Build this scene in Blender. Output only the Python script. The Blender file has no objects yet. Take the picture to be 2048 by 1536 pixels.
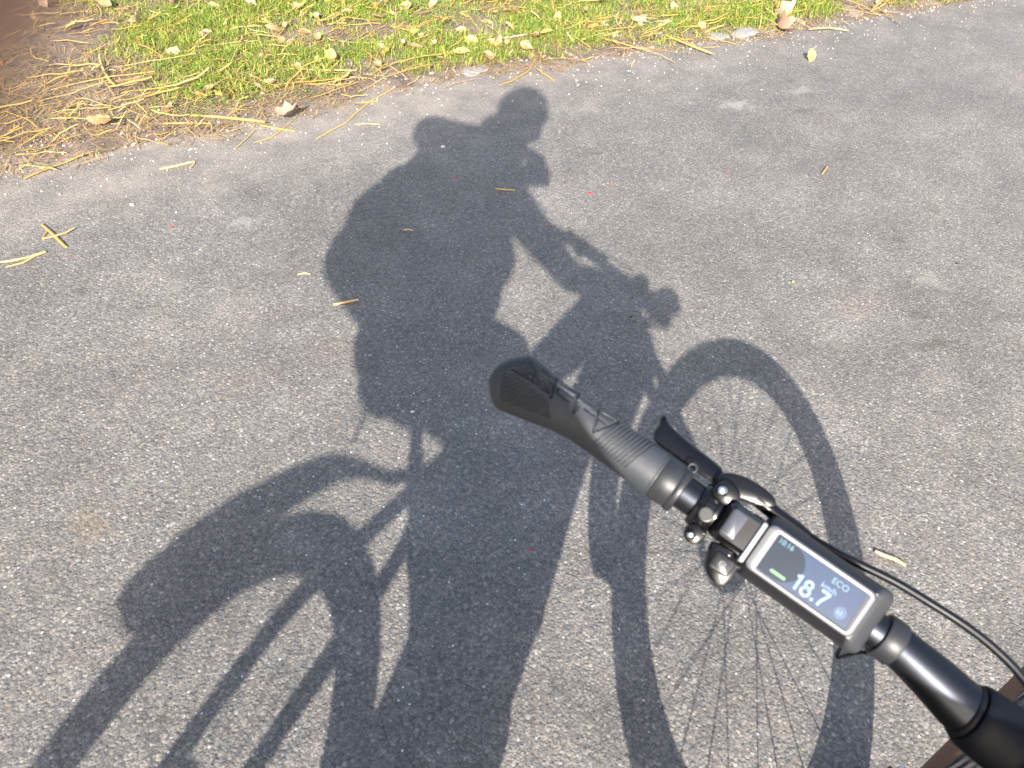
import bpy, bmesh, math, random
import numpy as np
from mathutils import Vector, Matrix, noise as mnoise
S = bpy.context.scene
COL = S.collection
rnd = random.Random(7)

# ------------------------------------------------------------------ camera, sky, sun, exposure
CAM = Vector((0.64530, 0.00108, 1.37805))
RT = Vector((0.839339, -0.540846, 0.054727))
DN = Vector((-0.326387, -0.581895, -0.744896))
FW = Vector((0.434719, 0.607358, -0.664932))
FPX = 1543.7
cd = bpy.data.cameras.new('camera'); cam = bpy.data.objects.new('camera', cd); COL.objects.link(cam)
m = Matrix.Identity(4)
for i in range(3):
    m[i][0] = RT[i]; m[i][1] = -DN[i]; m[i][2] = -FW[i]; m[i][3] = CAM[i]
cam.matrix_world = m
cd.sensor_width = 36; cd.sensor_fit = 'HORIZONTAL'; cd.lens = FPX / 2048 * 36
cd.clip_start = 0.002; cd.clip_end = 400
cd.dof.use_dof = True; cd.dof.focus_distance = 1.9; cd.dof.aperture_fstop = 27.0 / 1.8
S.camera = cam

SX, SY = 1.1867, 1.5624            # metres a shadow runs per metre of height
elev = math.atan(1 / math.hypot(SX, SY))
W = bpy.data.worlds.new('World'); S.world = W; W.use_nodes = True
wt = W.node_tree; bg = wt.nodes['Background']
sky = wt.nodes.new('ShaderNodeTexSky'); sky.sky_type = 'NISHITA'; sky.sun_disc = False
sky.sun_elevation = elev; sky.sun_rotation = math.atan2(-SX, -SY) % (2 * math.pi)
sky.air_density = 1.0; sky.dust_density = 3.0
wt.links.new(sky.outputs[0], bg.inputs[0]); bg.inputs[1].default_value = 0.105
sl = bpy.data.lights.new('sun', 'SUN'); sl.energy = 4.5; sl.angle = math.radians(0.53); sl.color = (1.0, 0.93, 0.85)
so = bpy.data.objects.new('sun', sl); COL.objects.link(so)
so.rotation_euler = Vector((SX, SY, -1)).to_track_quat('-Z', 'Y').to_euler()
so.location = (-6, -8, 6)
S.view_settings.view_transform = 'Standard'; S.view_settings.look = 'None'
S.view_settings.gamma = 1; S.view_settings.use_curve_mapping = False
S.view_settings.exposure = 1.46

# ------------------------------------------------------------------ helpers
def tag(o, label=None, cat=None, group=None, kind=None):
    if label: o['label'] = label
    if cat: o['category'] = cat
    if group: o['group'] = group
    if kind: o['kind'] = kind
    return o
def mesh_obj(name, V, F, mt, parent=None, smooth=True, mesh=None):
    if mesh is None:
        me = bpy.data.meshes.new(name); me.from_pydata([tuple(v) for v in V], [], [tuple(f) for f in F])
        if smooth:
            me.polygons.foreach_set('use_smooth', [True] * len(me.polygons))
        me.update()
        bm = bmesh.new(); bm.from_mesh(me); bmesh.ops.recalc_face_normals(bm, faces=bm.faces); bm.to_mesh(me); bm.free()
        if smooth and hasattr(me, 'set_sharp_from_angle'): me.set_sharp_from_angle(angle=math.radians(38))
        if mt: me.materials.append(mt)
    else: me = mesh
    o = bpy.data.objects.new(name, me); COL.objects.link(o)
    if parent is not None: o.parent = parent
    return o
def empty(name, loc=(0, 0, 0), parent=None):
    o = bpy.data.objects.new(name, None); COL.objects.link(o); o.location = loc
    o.empty_display_size = .05
    if parent is not None: o.parent = parent
    return o
class MB:
    def __init__(s): s.V = []; s.F = []
    def add(s, V, F):
        b = len(s.V); s.V += [Vector(v) for v in V]; s.F += [tuple(i + b for i in f) for f in F]; return s
    def tube(s, P, R, n=16, cap=True, sq=None):
        P = [Vector(p) for p in P]
        if not hasattr(R, '__len__'): R = [R] * len(P)
        t0 = (P[1] - P[0]).normalized(); up = Vector((0, 0, 1))
        if abs(t0.dot(up)) > .95: up = Vector((1, 0, 0))
        a = t0.cross(up).normalized(); V = []; F = []
        for i, p in enumerate(P):
            t = (P[min(i + 1, len(P) - 1)] - P[max(i - 1, 0)]).normalized()
            a = (a - a.dot(t) * t).normalized(); b = t.cross(a)
            for k in range(n):
                th = 2 * math.pi * k / n
                V.append(p + a * math.cos(th) * R[i] * (sq[0] if sq else 1) + b * math.sin(th) * R[i] * (sq[1] if sq else 1))
        for i in range(len(P) - 1):
            for k in range(n):
                F.append((i * n + k, i * n + (k + 1) % n, (i + 1) * n + (k + 1) % n, (i + 1) * n + k))
        if cap:
            F.append(tuple(range(n))[::-1]); F.append(tuple((len(P) - 1) * n + k for k in range(n)))
        return s.add(V, F)
    def ball(s, c, r, n=12):
        c = Vector(c); r = Vector(r) if hasattr(r, '__len__') else Vector((r, r, r)); V = []; F = []
        h = n // 2
        V.append(c + Vector((0, 0, r.z)))
        for i in range(1, h):
            ph = math.pi * i / h
            for k in range(n):
                th = 2 * math.pi * k / n
                V.append(c + Vector((r.x * math.sin(ph) * math.cos(th), r.y * math.sin(ph) * math.sin(th), r.z * math.cos(ph))))
        V.append(c - Vector((0, 0, r.z)))
        for k in range(n): F.append((0, 1 + k, 1 + (k + 1) % n))
        for i in range(h - 2):
            for k in range(n):
                a = 1 + i * n; F.append((a + k, a + n + k, a + n + (k + 1) % n, a + (k + 1) % n))
        a = 1 + (h - 2) * n
        for k in range(n): F.append((a + k, len(V) - 1, a + (k + 1) % n))
        return s.add(V, F)
    def torus(s, c, ax1, ax2, R, r, n=48, m=10, a0=0, a1=2 * math.pi):
        c = Vector(c); ax1 = Vector(ax1).normalized(); ax2 = Vector(ax2).normalized(); nn = ax1.cross(ax2)
        full = abs(a1 - a0 - 2 * math.pi) < 1e-6; N = n if full else n + 1; V = []; F = []
        rr = r if hasattr(r, '__len__') else (r, r)
        for i in range(N):
            th = a0 + (a1 - a0) * i / n; d = ax1 * math.cos(th) + ax2 * math.sin(th)
            for k in range(m):
                ph = 2 * math.pi * k / m; V.append(c + d * (R + rr[0] * math.cos(ph)) + nn * rr[1] * math.sin(ph))
        for i in range(N if full else N - 1):
            j = (i + 1) % N
            for k in range(m): F.append((i * m + k, i * m + (k + 1) % m, j * m + (k + 1) % m, j * m + k))
        return s.add(V, F)
    def loft(s, rings, cap0=True, cap1=True):
        n = len(rings[0]); V = [v for r in rings for v in r]; F = []
        for i in range(len(rings) - 1):
            for k in range(n): F.append((i * n + k, i * n + (k + 1) % n, (i + 1) * n + (k + 1) % n, (i + 1) * n + k))
        if cap0: F.append(tuple(range(n))[::-1])
        if cap1: F.append(tuple((len(rings) - 1) * n + k for k in range(n)))
        return s.add(V, F)
    def obj(s, name, mt, parent=None, smooth=True): return mesh_obj(name, s.V, s.F, mt, parent, smooth)

def N(nt, t, **kw):
    n = nt.nodes.new(t)
    for k, v in kw.items():
        if k.startswith('i_'): n.inputs[k[2:].replace('_', ' ')].default_value = v
        else: setattr(n, k, v)
    return n
def mat(name, col, rough=.5, metal=0, var=.15, scale=60, bump=0, bscale=300, spec=.5, coat=0, sub=0, emit=None, es=0, rvar=.1):
    mt = bpy.data.materials.new(name); mt.use_nodes = True; nt = mt.node_tree; b = nt.nodes['Principled BSDF']
    tc = N(nt, 'ShaderNodeTexCoord'); nz = N(nt, 'ShaderNodeTexNoise'); nz.inputs['Scale'].default_value = scale; nz.inputs['Detail'].default_value = 4
    nt.links.new(tc.outputs['Object'], nz.inputs['Vector'])
    mx = N(nt, 'ShaderNodeMix', data_type='RGBA'); c = np.array(col[:3])
    mx.inputs[6].default_value = (*(c * (1 - var)), 1); mx.inputs[7].default_value = (*np.minimum(c * (1 + var), 1), 1)
    nt.links.new(nz.outputs[0], mx.inputs[0]); nt.links.new(mx.outputs[2], b.inputs['Base Color'])
    mr = N(nt, 'ShaderNodeMapRange'); mr.inputs['To Min'].default_value = max(rough - rvar, .02); mr.inputs['To Max'].default_value = min(rough + rvar, 1)
    nt.links.new(nz.outputs[0], mr.inputs['Value']); nt.links.new(mr.outputs[0], b.inputs['Roughness'])
    b.inputs['Metallic'].default_value = metal; b.inputs['Specular IOR Level'].default_value = spec
    b.inputs['Coat Weight'].default_value = coat; b.inputs['Coat Roughness'].default_value = .08
    if sub: b.inputs['Subsurface Weight'].default_value = sub; b.inputs['Subsurface Scale'].default_value = .01
    if bump:
        n2 = N(nt, 'ShaderNodeTexNoise'); n2.inputs['Scale'].default_value = bscale; n2.inputs['Detail'].default_value = 3
        nt.links.new(tc.outputs['Object'], n2.inputs['Vector'])
        bp = N(nt, 'ShaderNodeBump'); bp.inputs['Strength'].default_value = bump; bp.inputs['Distance'].default_value = .001
        nt.links.new(n2.outputs[0], bp.inputs['Height']); nt.links.new(bp.outputs[0], b.inputs['Normal'])
    if emit: b.inputs['Emission Color'].default_value = (*emit, 1); b.inputs['Emission Strength'].default_value = es
    return mt
def leafmat(name, cols, rough=.6, trans=.25, scale=9):
    """colour differs from one piece to the next (random per island or per object place)"""
    mt = bpy.data.materials.new(name); mt.use_nodes = True; nt = mt.node_tree; b = nt.nodes['Principled BSDF']
    ge = N(nt, 'ShaderNodeNewGeometry'); oi = N(nt, 'ShaderNodeObjectInfo'); ad = N(nt, 'ShaderNodeMath', operation='ADD'); fr = N(nt, 'ShaderNodeMath', operation='FRACT')
    nt.links.new(ge.outputs['Random Per Island'], ad.inputs[0]); nt.links.new(oi.outputs['Random'], ad.inputs[1]); nt.links.new(ad.outputs[0], fr.inputs[0])
    cr = N(nt, 'ShaderNodeValToRGB'); e = cr.color_ramp.elements
    while len(e) < len(cols): e.new(.5)
    for i, c in enumerate(cols): e[i].position = i / (len(cols) - 1); e[i].color = (*c, 1)
    nt.links.new(fr.outputs[0], cr.inputs[0])
    tc = N(nt, 'ShaderNodeTexCoord'); nz = N(nt, 'ShaderNodeTexNoise'); nz.inputs['Scale'].default_value = scale * 10; nz.inputs['Detail'].default_value = 4
    nt.links.new(tc.outputs['Object'], nz.inputs['Vector'])
    mr = N(nt, 'ShaderNodeMapRange'); mr.inputs['To Min'].default_value = .7; mr.inputs['To Max'].default_value = 1.25; nt.links.new(nz.outputs[0], mr.inputs['Value'])
    mx = N(nt, 'ShaderNodeVectorMath', operation='SCALE'); nt.links.new(cr.outputs[0], mx.inputs[0]); nt.links.new(mr.outputs[0], mx.inputs['Scale'])
    nt.links.new(mx.outputs[0], b.inputs['Base Color']); b.inputs['Roughness'].default_value = rough
    if trans:
        tr = N(nt, 'ShaderNodeBsdfTranslucent'); ms = N(nt, 'ShaderNodeMixShader'); ms.inputs[0].default_value = trans
        nt.links.new(mx.outputs[0], tr.inputs[0]); nt.links.new(b.outputs[0], ms.inputs[1]); nt.links.new(tr.outputs[0], ms.inputs[2])
        nt.links.new(ms.outputs[0], nt.nodes['Material Output'].inputs[0])
    return mt
def gpx(x, y, z=0.0):
    """the point of the ground (at height z) that the photograph shows at pixel x, y"""
    d = RT * ((x - 1024) / FPX) + DN * ((y - 768) / FPX) + FW
    t = (z - CAM.z) / d.z
    return CAM + d * t

# ------------------------------------------------------------------ ground
EDGE = 3.12
def edge_y(x): return EDGE + .06 * mnoise.noise(Vector((x * 1.3, 3, 0))) + .07 * mnoise.noise(Vector((x * 4.1, 7, 0))) + .04 * mnoise.noise(Vector((x * 13, 1, 0))) + .10 * math.exp(-((x - 2.3) / .5) ** 2) - .012 * max(x - 3.2, 0) * 4

PALE, OIL, RUSTY = (.36, .34, .31), (.085, .075, .06), (.25, .16, .12)
STAINS = [(1475, 210, .10, .07, PALE, .55), (1600, 182, .09, .04, PALE, .4), (1860, 560, .05, .09, PALE, .3), (490, 445, .06, .05, PALE, .4), (1580, 160, .05, .03, OIL, .5), (1605, 222, .06, .035, OIL, .5),
          (1790, 478, .05, .035, OIL, .5), (1840, 628, .05, .035, OIL, .45), (1860, 692, .07, .035, OIL, .5), (1885, 686, .04, .04, OIL, .4), (660, 320, .05, .02, OIL, .3), (500, 760, .09, .06, RUSTY, .14), (660, 700, .10, .09, RUSTY, .14), (180, 1050, .05, .06, (.30, .22, .10), .22), (480, 640, .14, .12, RUSTY, .1), (160, 580, .02, .02, OIL, .6)]
def asphalt_mat():
    mt = bpy.data.materials.new('weathered_asphalt'); mt.use_nodes = True; nt = mt.node_tree; L = nt.links; b = nt.nodes['Principled BSDF']
    tc = N(nt, 'ShaderNodeTexCoord'); P = tc.outputs['Object']
    def vor(sc, feat='F1', rand=1):
        v = N(nt, 'ShaderNodeTexVoronoi', feature=feat); v.inputs['Scale'].default_value = sc; v.inputs['Randomness'].default_value = rand; L.new(P, v.inputs['Vector']); return v
    def noi(sc, det=4, ro=.55):
        v = N(nt, 'ShaderNodeTexNoise'); v.inputs['Scale'].default_value = sc; v.inputs['Detail'].default_value = det; v.inputs['Roughness'].default_value = ro; L.new(P, v.inputs['Vector']); return v
    def ramp(src, pts, interp='LINEAR'):
        r = N(nt, 'ShaderNodeValToRGB'); r.color_ramp.interpolation = interp; e = r.color_ramp.elements
        while len(e) < len(pts): e.new(.5)
        for i, (p, c) in enumerate(pts): e[i].position = p; e[i].color = (*(c if hasattr(c, '__len__') else (c, c, c)), 1)
        L.new(src, r.inputs[0]); return r.outputs[0]
    def mix(f, a, c, bt='MIX'):
        x = N(nt, 'ShaderNodeMix', data_type='RGBA', blend_type=bt)
        for i, s in ((0, f), (6, a), (7, c)):
            if hasattr(s, 'is_linked') or hasattr(s, 'links'): L.new(s, x.inputs[i])
            else: x.inputs[i].default_value = s if i == 0 else (*s, 1)
        return x.outputs[2]
    def math_(op, a, c=None):
        x = N(nt, 'ShaderNodeMath', operation=op)
        for i, s in enumerate((a, c)):
            if s is None: continue
            if hasattr(s, 'links'): L.new(s, x.inputs[i])
            else: x.inputs[i].default_value = s
        return x.outputs[0]
    NF = noi(28, 4, .65)
    v1 = vor(150); v2 = vor(300); v3 = vor(75)
    sep = N(nt, 'ShaderNodeSeparateColor'); L.new(v1.outputs['Color'], sep.inputs[0])
    sep2 = N(nt, 'ShaderNodeSeparateColor'); L.new(v2.outputs['Color'], sep2.inputs[0])
    sep3 = N(nt, 'ShaderNodeSeparateColor'); L.new(v3.outputs['Color'], sep3.inputs[0])
    g1 = ramp(sep.outputs[0], [(0, (.09, .088, .088)), (.25, (.135, .13, .125)), (.5, (.18, .17, .158)), (.7, (.225, .205, .18)), (.86, (.28, .24, .20)), (.97, (.36, .33, .29)), (1, (.5, .49, .47))])
    g2 = ramp(sep2.outputs[1], [(0, .07), (.4, .14), (.8, .22), (1, .42)])
    c = mix(.42, g1, g2); c = mix(.18, c, (.19, .182, .17))
    # binder between the grains
    dist = ramp(v1.outputs['Distance'], [(0, 1), (.42, 1), (.75, .68)])
    c = mix(.6, c, dist, 'MULTIPLY')
    # sparse bright and rusty chips
    chip = ramp(sep3.outputs[2], [(0, 0), (.972, 0), (.976, 1), (1, 1)])
    cd_ = ramp(v3.outputs['Distance'], [(0, 1), (.14, 1), (.19, 0)])
    cf = math_('MULTIPLY', chip, cd_)
    cc = ramp(sep3.outputs[0], [(0, (.62, .62, .64)), (.45, (.75, .75, .76)), (.6, (.42, .27, .2)), (.75, (.5, .42, .33)), (1, (.8, .8, .8))], 'CONSTANT')
    c = mix(cf, c, cc)
    # broad wear: pale and reddish patches, dusty margin
    n1 = noi(1.6, 5, .6); n2 = noi(6.5, 4, .6); n3 = noi(.5, 3)
    w1 = ramp(n1.outputs[0], [(.3, .84), (.5, 1.0), (.7, 1.16)]); c = mix(1, c, w1, 'MULTIPLY')
    w2 = ramp(n2.outputs[0], [(.3, .88), (.55, 1.0), (.75, 1.16)]); c = mix(1, c, w2, 'MULTIPLY')
    rd = ramp(noi(3.1, 3).outputs[0], [(.64, 0), (.80, .3)]); c = mix(rd, c, mix(1, c, (1.35, 1.0, .88), 'MULTIPLY'))
    dk = ramp(noi(4.7, 2).outputs[0], [(.69, 0), (.74, .4)]); c = mix(dk, c, (.12, .11, .09))
    sx = N(nt, 'ShaderNodeSeparateXYZ'); L.new(P, sx.inputs[0])
    yy = math_('ADD', sx.outputs[1], math_('MULTIPLY', n2.outputs[0], .5))
    mg = N(nt, 'ShaderNodeMapRange'); mg.inputs['From Min'].default_value = EDGE - .35; mg.inputs['From Max'].default_value = EDGE + .28; mg.inputs['To Max'].default_value = .62
    L.new(yy, mg.inputs['Value']); mg2 = math_('MULTIPLY', mg.outputs[0], ramp(n2.outputs[0], [(.35, .5), (.6, 1)]))
    xf = N(nt, 'ShaderNodeMapRange'); xf.inputs['From Min'].default_value = 1.6; xf.inputs['From Max'].default_value = 4.5; xf.inputs['To Min'].default_value = 1; xf.inputs['To Max'].default_value = .35; L.new(sx.outputs[0], xf.inputs['Value'])
    c = mix(math_('MULTIPLY', mg2, xf.outputs[0]), c, (.36, .315, .27))
    c = mix(1, c, (1.01, .995, .965), 'MULTIPLY')
    for (px, py, rx, ry, col_, am) in STAINS:
        q = gpx(px, py); mp = N(nt, 'ShaderNodeVectorMath', operation='SUBTRACT'); L.new(P, mp.inputs[0]); mp.inputs[1].default_value = (q.x, q.y, 0)
        ms = N(nt, 'ShaderNodeVectorMath', operation='MULTIPLY'); L.new(mp.outputs[0], ms.inputs[0]); ms.inputs[1].default_value = (1 / rx, 1 / ry, 0)
        ln = N(nt, 'ShaderNodeVectorMath', operation='LENGTH'); L.new(ms.outputs[0], ln.inputs[0])
        dd = math_('ADD', ln.outputs['Value'], math_('MULTIPLY', math_('SUBTRACT', NF.outputs[0], .5), 3.2))
        c = mix(ramp(dd, [(.35, am), (1.0, 0)]), c, col_)
    L.new(c, b.inputs['Base Color'])
    rr = ramp(sep.outputs[1], [(0, .55), (.8, .85), (1, .35)]); L.new(rr, b.inputs['Roughness'])
    # relief: rounded grains
    h1 = ramp(v1.outputs['Distance'], [(0, 1), (.8, 0)]); h2 = ramp(v2.outputs['Distance'], [(0, 1), (.8, 0)])
    hh = math_('ADD', math_('MULTIPLY', h1, math_('ADD', sep.outputs[2], .3)), math_('MULTIPLY', h2, .35))
    bp = N(nt, 'ShaderNodeBump'); bp.inputs['Strength'].default_value = .65; bp.inputs['Distance'].default_value = .002
    L.new(hh, bp.inputs['Height']); L.new(bp.outputs[0], b.inputs['Normal'])
    return mt
def soil_mat():
    mt = bpy.data.materials.new('dry_soil'); mt.use_nodes = True; nt = mt.node_tree; L = nt.links; b = nt.nodes['Principled BSDF']
    tc = N(nt, 'ShaderNodeTexCoord'); P = tc.outputs['Object']
    a = N(nt, 'ShaderNodeTexNoise'); a.inputs['Scale'].default_value = 9; a.inputs['Detail'].default_value = 8; a.inputs['Roughness'].default_value = .7; L.new(P, a.inputs['Vector'])
    r = N(nt, 'ShaderNodeValToRGB'); e = r.color_ramp.elements; e[0].position = .3; e[0].color = (.09, .058, .038, 1); e[1].position = .7; e[1].color = (.27, .20, .145, 1); x = e.new(.5); x.color = (.17, .12, .085, 1); L.new(a.outputs[0], r.inputs[0])
    v = N(nt, 'ShaderNodeTexVoronoi'); v.inputs['Scale'].default_value = 110; L.new(P, v.inputs['Vector'])
    mx = N(nt, 'ShaderNodeMix', data_type='RGBA', blend_type='OVERLAY'); mx.inputs[0].default_value = .35; L.new(r.outputs[0], mx.inputs[6]); L.new(v.outputs['Color'], mx.inputs[7])
    hs = N(nt, 'ShaderNodeHueSaturation'); hs.inputs['Saturation'].default_value = .75; L.new(mx.outputs[2], hs.inputs['Color']); L.new(hs.outputs[0], b.inputs['Base Color'])
    b.inputs['Roughness'].default_value = .95
    bp = N(nt, 'ShaderNodeBump'); bp.inputs['Strength'].default_value = .9; bp.inputs['Distance'].default_value = .006; L.new(a.outputs[0], bp.inputs['Height'])
    bp2 = N(nt, 'ShaderNodeBump'); bp2.inputs['Strength'].default_value = .6; bp2.inputs['Distance'].default_value = .002; L.new(v.outputs['Distance'], bp2.inputs['Height']); L.new(bp.outputs[0], bp2.inputs['Normal']); L.new(bp2.outputs[0], b.inputs['Normal'])
    return mt
def field_mat():
    mt = bpy.data.materials.new('field_grass'); mt.use_nodes = True; nt = mt.node_tree; L = nt.links; b = nt.nodes['Principled BSDF']
    tc = N(nt, 'ShaderNodeTexCoord'); a = N(nt, 'ShaderNodeTexNoise'); a.inputs['Scale'].default_value = 6; a.inputs['Detail'].default_value = 10; L.new(tc.outputs['Object'], a.inputs['Vector'])
    r = N(nt, 'ShaderNodeValToRGB'); e = r.color_ramp.elements; e[0].position = .35; e[0].color = (.05, .08, .02, 1); e[1].position = .7; e[1].color = (.22, .20, .08, 1); L.new(a.outputs[0], r.inputs[0]); L.new(r.outputs[0], b.inputs['Base Color']); b.inputs['Roughness'].default_value = .9
    return mt
M_ASPH = asphalt_mat(); M_SOIL = soil_mat(); M_FIELD = field_mat()
g = mesh_obj('ground', [(-150, -150, -.02), (150, -150, -.02), (150, 150, -.02), (-150, 150, -.02)], [(0, 1, 2, 3)], M_FIELD); tag(g, kind='structure')
rd = mesh_obj('road', [(-120, -2.2, 0), (120, -2.2, 0), (120, 3.6, 0), (-120, 3.6, 0)], [(0, 1, 2, 3)], M_ASPH); tag(rd, kind='structure')
def soil_z(x, y):
    d = y - edge_y(x)
    n = .016 * mnoise.noise(Vector((x * 3, y * 3, 0))) + .010 * mnoise.noise(Vector((x * 9, y * 9, 4))) + .006 * mnoise.noise(Vector((x * 30, y * 30, 2)))
    k = min(max(d / .10, 0), 1); k2 = min(max(d / .9, 0), 1)
    if d < 0: return -.004 + d * .25
    return -.003 + .010 * k + .028 * k2 + n * k * .9
def grid_sheet(name, xs, ys, fz, mt):
    V = [(x, y, fz(x, y)) for y in ys for x in xs]; n = len(xs)
    F = [(j * n + i, j * n + i + 1, (j + 1) * n + i + 1, (j + 1) * n + i) for j in range(len(ys) - 1) for i in range(n - 1)]
    return mesh_obj(name, V, F, mt)
xs = list(np.arange(-30, -.5, 1.0)) + list(np.arange(-.5, 8.5, .022)) + list(np.arange(8.5, 60, 1.5))
ys = list(np.arange(2.85, 5.9, .022)) + list(np.arange(5.9, 12, .4))
tag(grid_sheet('verge_soil', xs, ys, soil_z, M_SOIL), kind='structure')

# ------------------------------------------------------------------ verge: what grows and lies there
def dens_green(x, y):
    """0..1 how green the verge is at this spot"""
    d = y - edge_y(x)
    if d < .03: return 0
    n = mnoise.noise(Vector((x * 1.7, y * 1.7, 9))) + .55 * mnoise.noise(Vector((x * 5.5, y * 5.5, 3)))
    g_ = .72 + .9 * n
    g_ *= min(1, d / .28) * (1.0 if x > 1.5 else max(.0, (x - .75) / .75) + .1)
    for (px, py, r, a) in PATCH:
        q = ((x - px) ** 2 + (y - py) ** 2) / (r * r)
        if q < 4: g_ += a * math.exp(-q * 1.5)
    return max(0, min(1, g_))
PATCH = []
for (px, py, r, a) in ((590, 130, .22, .9), (440, 140, .25, .7), (330, 80, .22, .6), (500, 200, .08, .9), (160, 255, .12, .55), (870, 100, .2, .8), (960, 110, .12, 1), (720, 110, .2, .7), (1060, 60, .2, .7), (1150, 80, .15, .8), (1500, 35, .2, 1.6), (1620, 15, .25, .9), (1340, 100, .1, .9), (1250, 50, .15, .5), (1900, 5, .15, .8), (0, 60, .3, -1.0), (80, 90, .3, -1), (200, 200, .22, -.8), (1230, 110, .12, -.7), (1400, 60, .12, -.6), (1750, 30, .3, -.6), (780, 150, .1, -.6)):
    p = gpx(px, py); PATCH.append((p.x, p.y, r, a))
rg = random.Random(11)
def in_view(x, y, mar=.25): 
    return -.3 < x < 8.2 and y < 5.75
M_GRASS = leafmat('grass_blades', [(.16, .24, .02), (.28, .38, .04), (.20, .32, .05), (.44, .46, .09), (.55, .47, .15)], trans=.35)
M_WEED = leafmat('weed_leaves', [(.12, .25, .03), (.20, .36, .04), (.30, .46, .06), (.15, .30, .08)], rough=.5, trans=.35)
def grass():
    V = []; F = []
    cnt = 0
    while cnt < 120000:
        x = rg.uniform(-.3, 8.0); y = rg.uniform(3.05, 5.7)
        if x < .4 and y > 4.9 or (y - 3.0) < (x - 5.5) * -.1: continue
        dg = dens_green(x, y)
        if rg.random() > dg ** 1.3: continue
        for k in range(3):
            bx = x + rg.gauss(0, .02); by = y + rg.gauss(0, .02); bz = soil_z(bx, by) - .002
            h = rg.uniform(.012, .042) * (.6 + .6 * dg); a = rg.uniform(0, 6.283); le = rg.uniform(.5, 1.8) * h
            w = rg.uniform(.0012, .0028); dx, dy = math.cos(a), math.sin(a); px, py = -dy * w, dx * w
            b = len(V)
            V += [(bx - px, by - py, bz), (bx + px, by + py, bz), (bx + dx * le * .45 + px * .8, by + dy * le * .45 + py * .8, bz + h * .65), (bx + dx * le * .45 - px * .8, by + dy * le * .45 - py * .8, bz + h * .65), (bx + dx * le, by + dy * le, bz + h * .9)]
            F += [(b, b + 1, b + 2, b + 3), (b + 3, b + 2, b + 4)]
            cnt += 1
    return V, F
def fast_obj(name, V, F, mt, smooth=False):
    me = bpy.data.meshes.new(name); me.from_pydata(V, [], F); me.materials.append(mt); me.update()
    o = bpy.data.objects.new(name, me); COL.objects.link(o); return o
V, F = grass(); tag(fast_obj('grass', V, F, M_GRASS), 'short yellowish green grass growing in tufts along the road verge', 'grass', kind='stuff')
def weeds():
    V = []; F = []; cnt = 0
    while cnt < 70000:
        x = rg.uniform(-.3, 8.0); y = rg.uniform(3.05, 5.6); dg = dens_green(x, y)
        if rg.random() > max(0, dg - .25) * 1.5: continue
        bz = soil_z(x, y); stem = rg.uniform(.006, .04)
        for k in range(rg.randint(4, 8)):
            a = rg.uniform(0, 6.283); r0 = rg.uniform(.002, .02); L_ = rg.uniform(.005, .012) * (1.9 if rg.random() < .12 else 1); wd = L_ * rg.uniform(.3, .5); dx, dy = math.cos(a), math.sin(a)
            z0 = bz + stem * rg.uniform(.4, 1); t = rg.uniform(-.3, .7)
            cx, cy = x + dx * r0, y + dy * r0; b = len(V)
            V += [(cx, cy, z0), (cx + dx * L_ * .5 - dy * wd, cy + dy * L_ * .5 + dx * wd, z0 + t * L_ * .5 + .001), (cx + dx * L_, cy + dy * L_, z0 + t * L_), (cx + dx * L_ * .5 + dy * wd, cy + dy * L_ * .5 - dx * wd, z0 + t * L_ * .5 + .001)]
            F.append((b, b + 1, b + 2, b + 3)); cnt += 1
    return V, F
V, F = weeds(); tag(fast_obj('weeds', V, F, M_WEED), 'low bright green small leaved weeds spreading through the verge grass', 'weeds', kind='stuff')

def dead_grass():
    V = []; F = []; cnt = 0
    while cnt < 42000:
        x = rg.uniform(-.3, 8.0); y = rg.uniform(3.0, 5.7); d = y - edge_y(x)
        if d < -.03: continue
        pr = .35 + .5 * mnoise.noise(Vector((x * 2.3, y * 2.3, 55))) + (.45 if x < 1.9 and d < .9 else 0)
        if d < .1: pr *= .6
        if rg.random() > pr: continue
        a0 = rg.uniform(0, 6.283)
        for k in range(rg.randint(2, 5)):
            bx = x + rg.gauss(0, .02); by = y + rg.gauss(0, .02); z = max(soil_z(bx, by), 0) + rg.uniform(.001, .012); a = a0 + rg.gauss(0, .6); L_ = rg.uniform(.02, .11); w = rg.uniform(.0007, .002)
            dx, dy = math.cos(a), math.sin(a); px, py = -dy * w, dx * w; b = len(V); z1 = z + rg.uniform(-.002, .018); bd = rg.gauss(0, .2)
            mx_, my_ = bx + dx * L_ * .5 - dy * L_ * bd * .5, by + dy * L_ * .5 + dx * L_ * bd * .5
            V += [(bx - px, by - py, z), (bx + px, by + py, z), (mx_ + px, my_ + py, (z + z1) / 2 + .003), (mx_ - px, my_ - py, (z + z1) / 2 + .003), (bx + dx * L_, by + dy * L_, z1)]
            F += [(b, b + 1, b + 2, b + 3), (b + 3, b + 2, b + 4)]; cnt += 1
    return V, F
V, F = dead_grass(); tag(fast_obj('dead_grass', V, F, leafmat('dead_grass_blades', [(.30, .20, .10), (.45, .32, .14), (.55, .40, .18), (.25, .16, .09), (.60, .48, .25)], rough=.6, trans=.15)), 'thin brown and yellow dead grass matted over the verge soil', 'dead grass', kind='stuff')
M_STRAW = leafmat('dry_straw', [(.60, .36, .05), (.66, .46, .12), (.42, .25, .06), (.70, .56, .26), (.58, .33, .06), (.34, .22, .10), (.62, .42, .10)], rough=.42, trans=.12, scale=4)
M_STRAWB = leafmat('brown_straw', [(.55, .33, .13), (.62, .42, .2), (.7, .5, .27)], rough=.5, trans=.1, scale=4)
M_LEAF = leafmat('tan_leaves', [(.52, .33, .18), (.62, .44, .26), (.46, .26, .12), (.66, .54, .34), (.55, .33, .22)], rough=.55, trans=.2, scale=6)
M_LEAFY = leafmat('yellow_leaves', [(.75, .60, .12), (.70, .62, .2), (.8, .66, .25)], rough=.5, trans=.3, scale=6)
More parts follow.
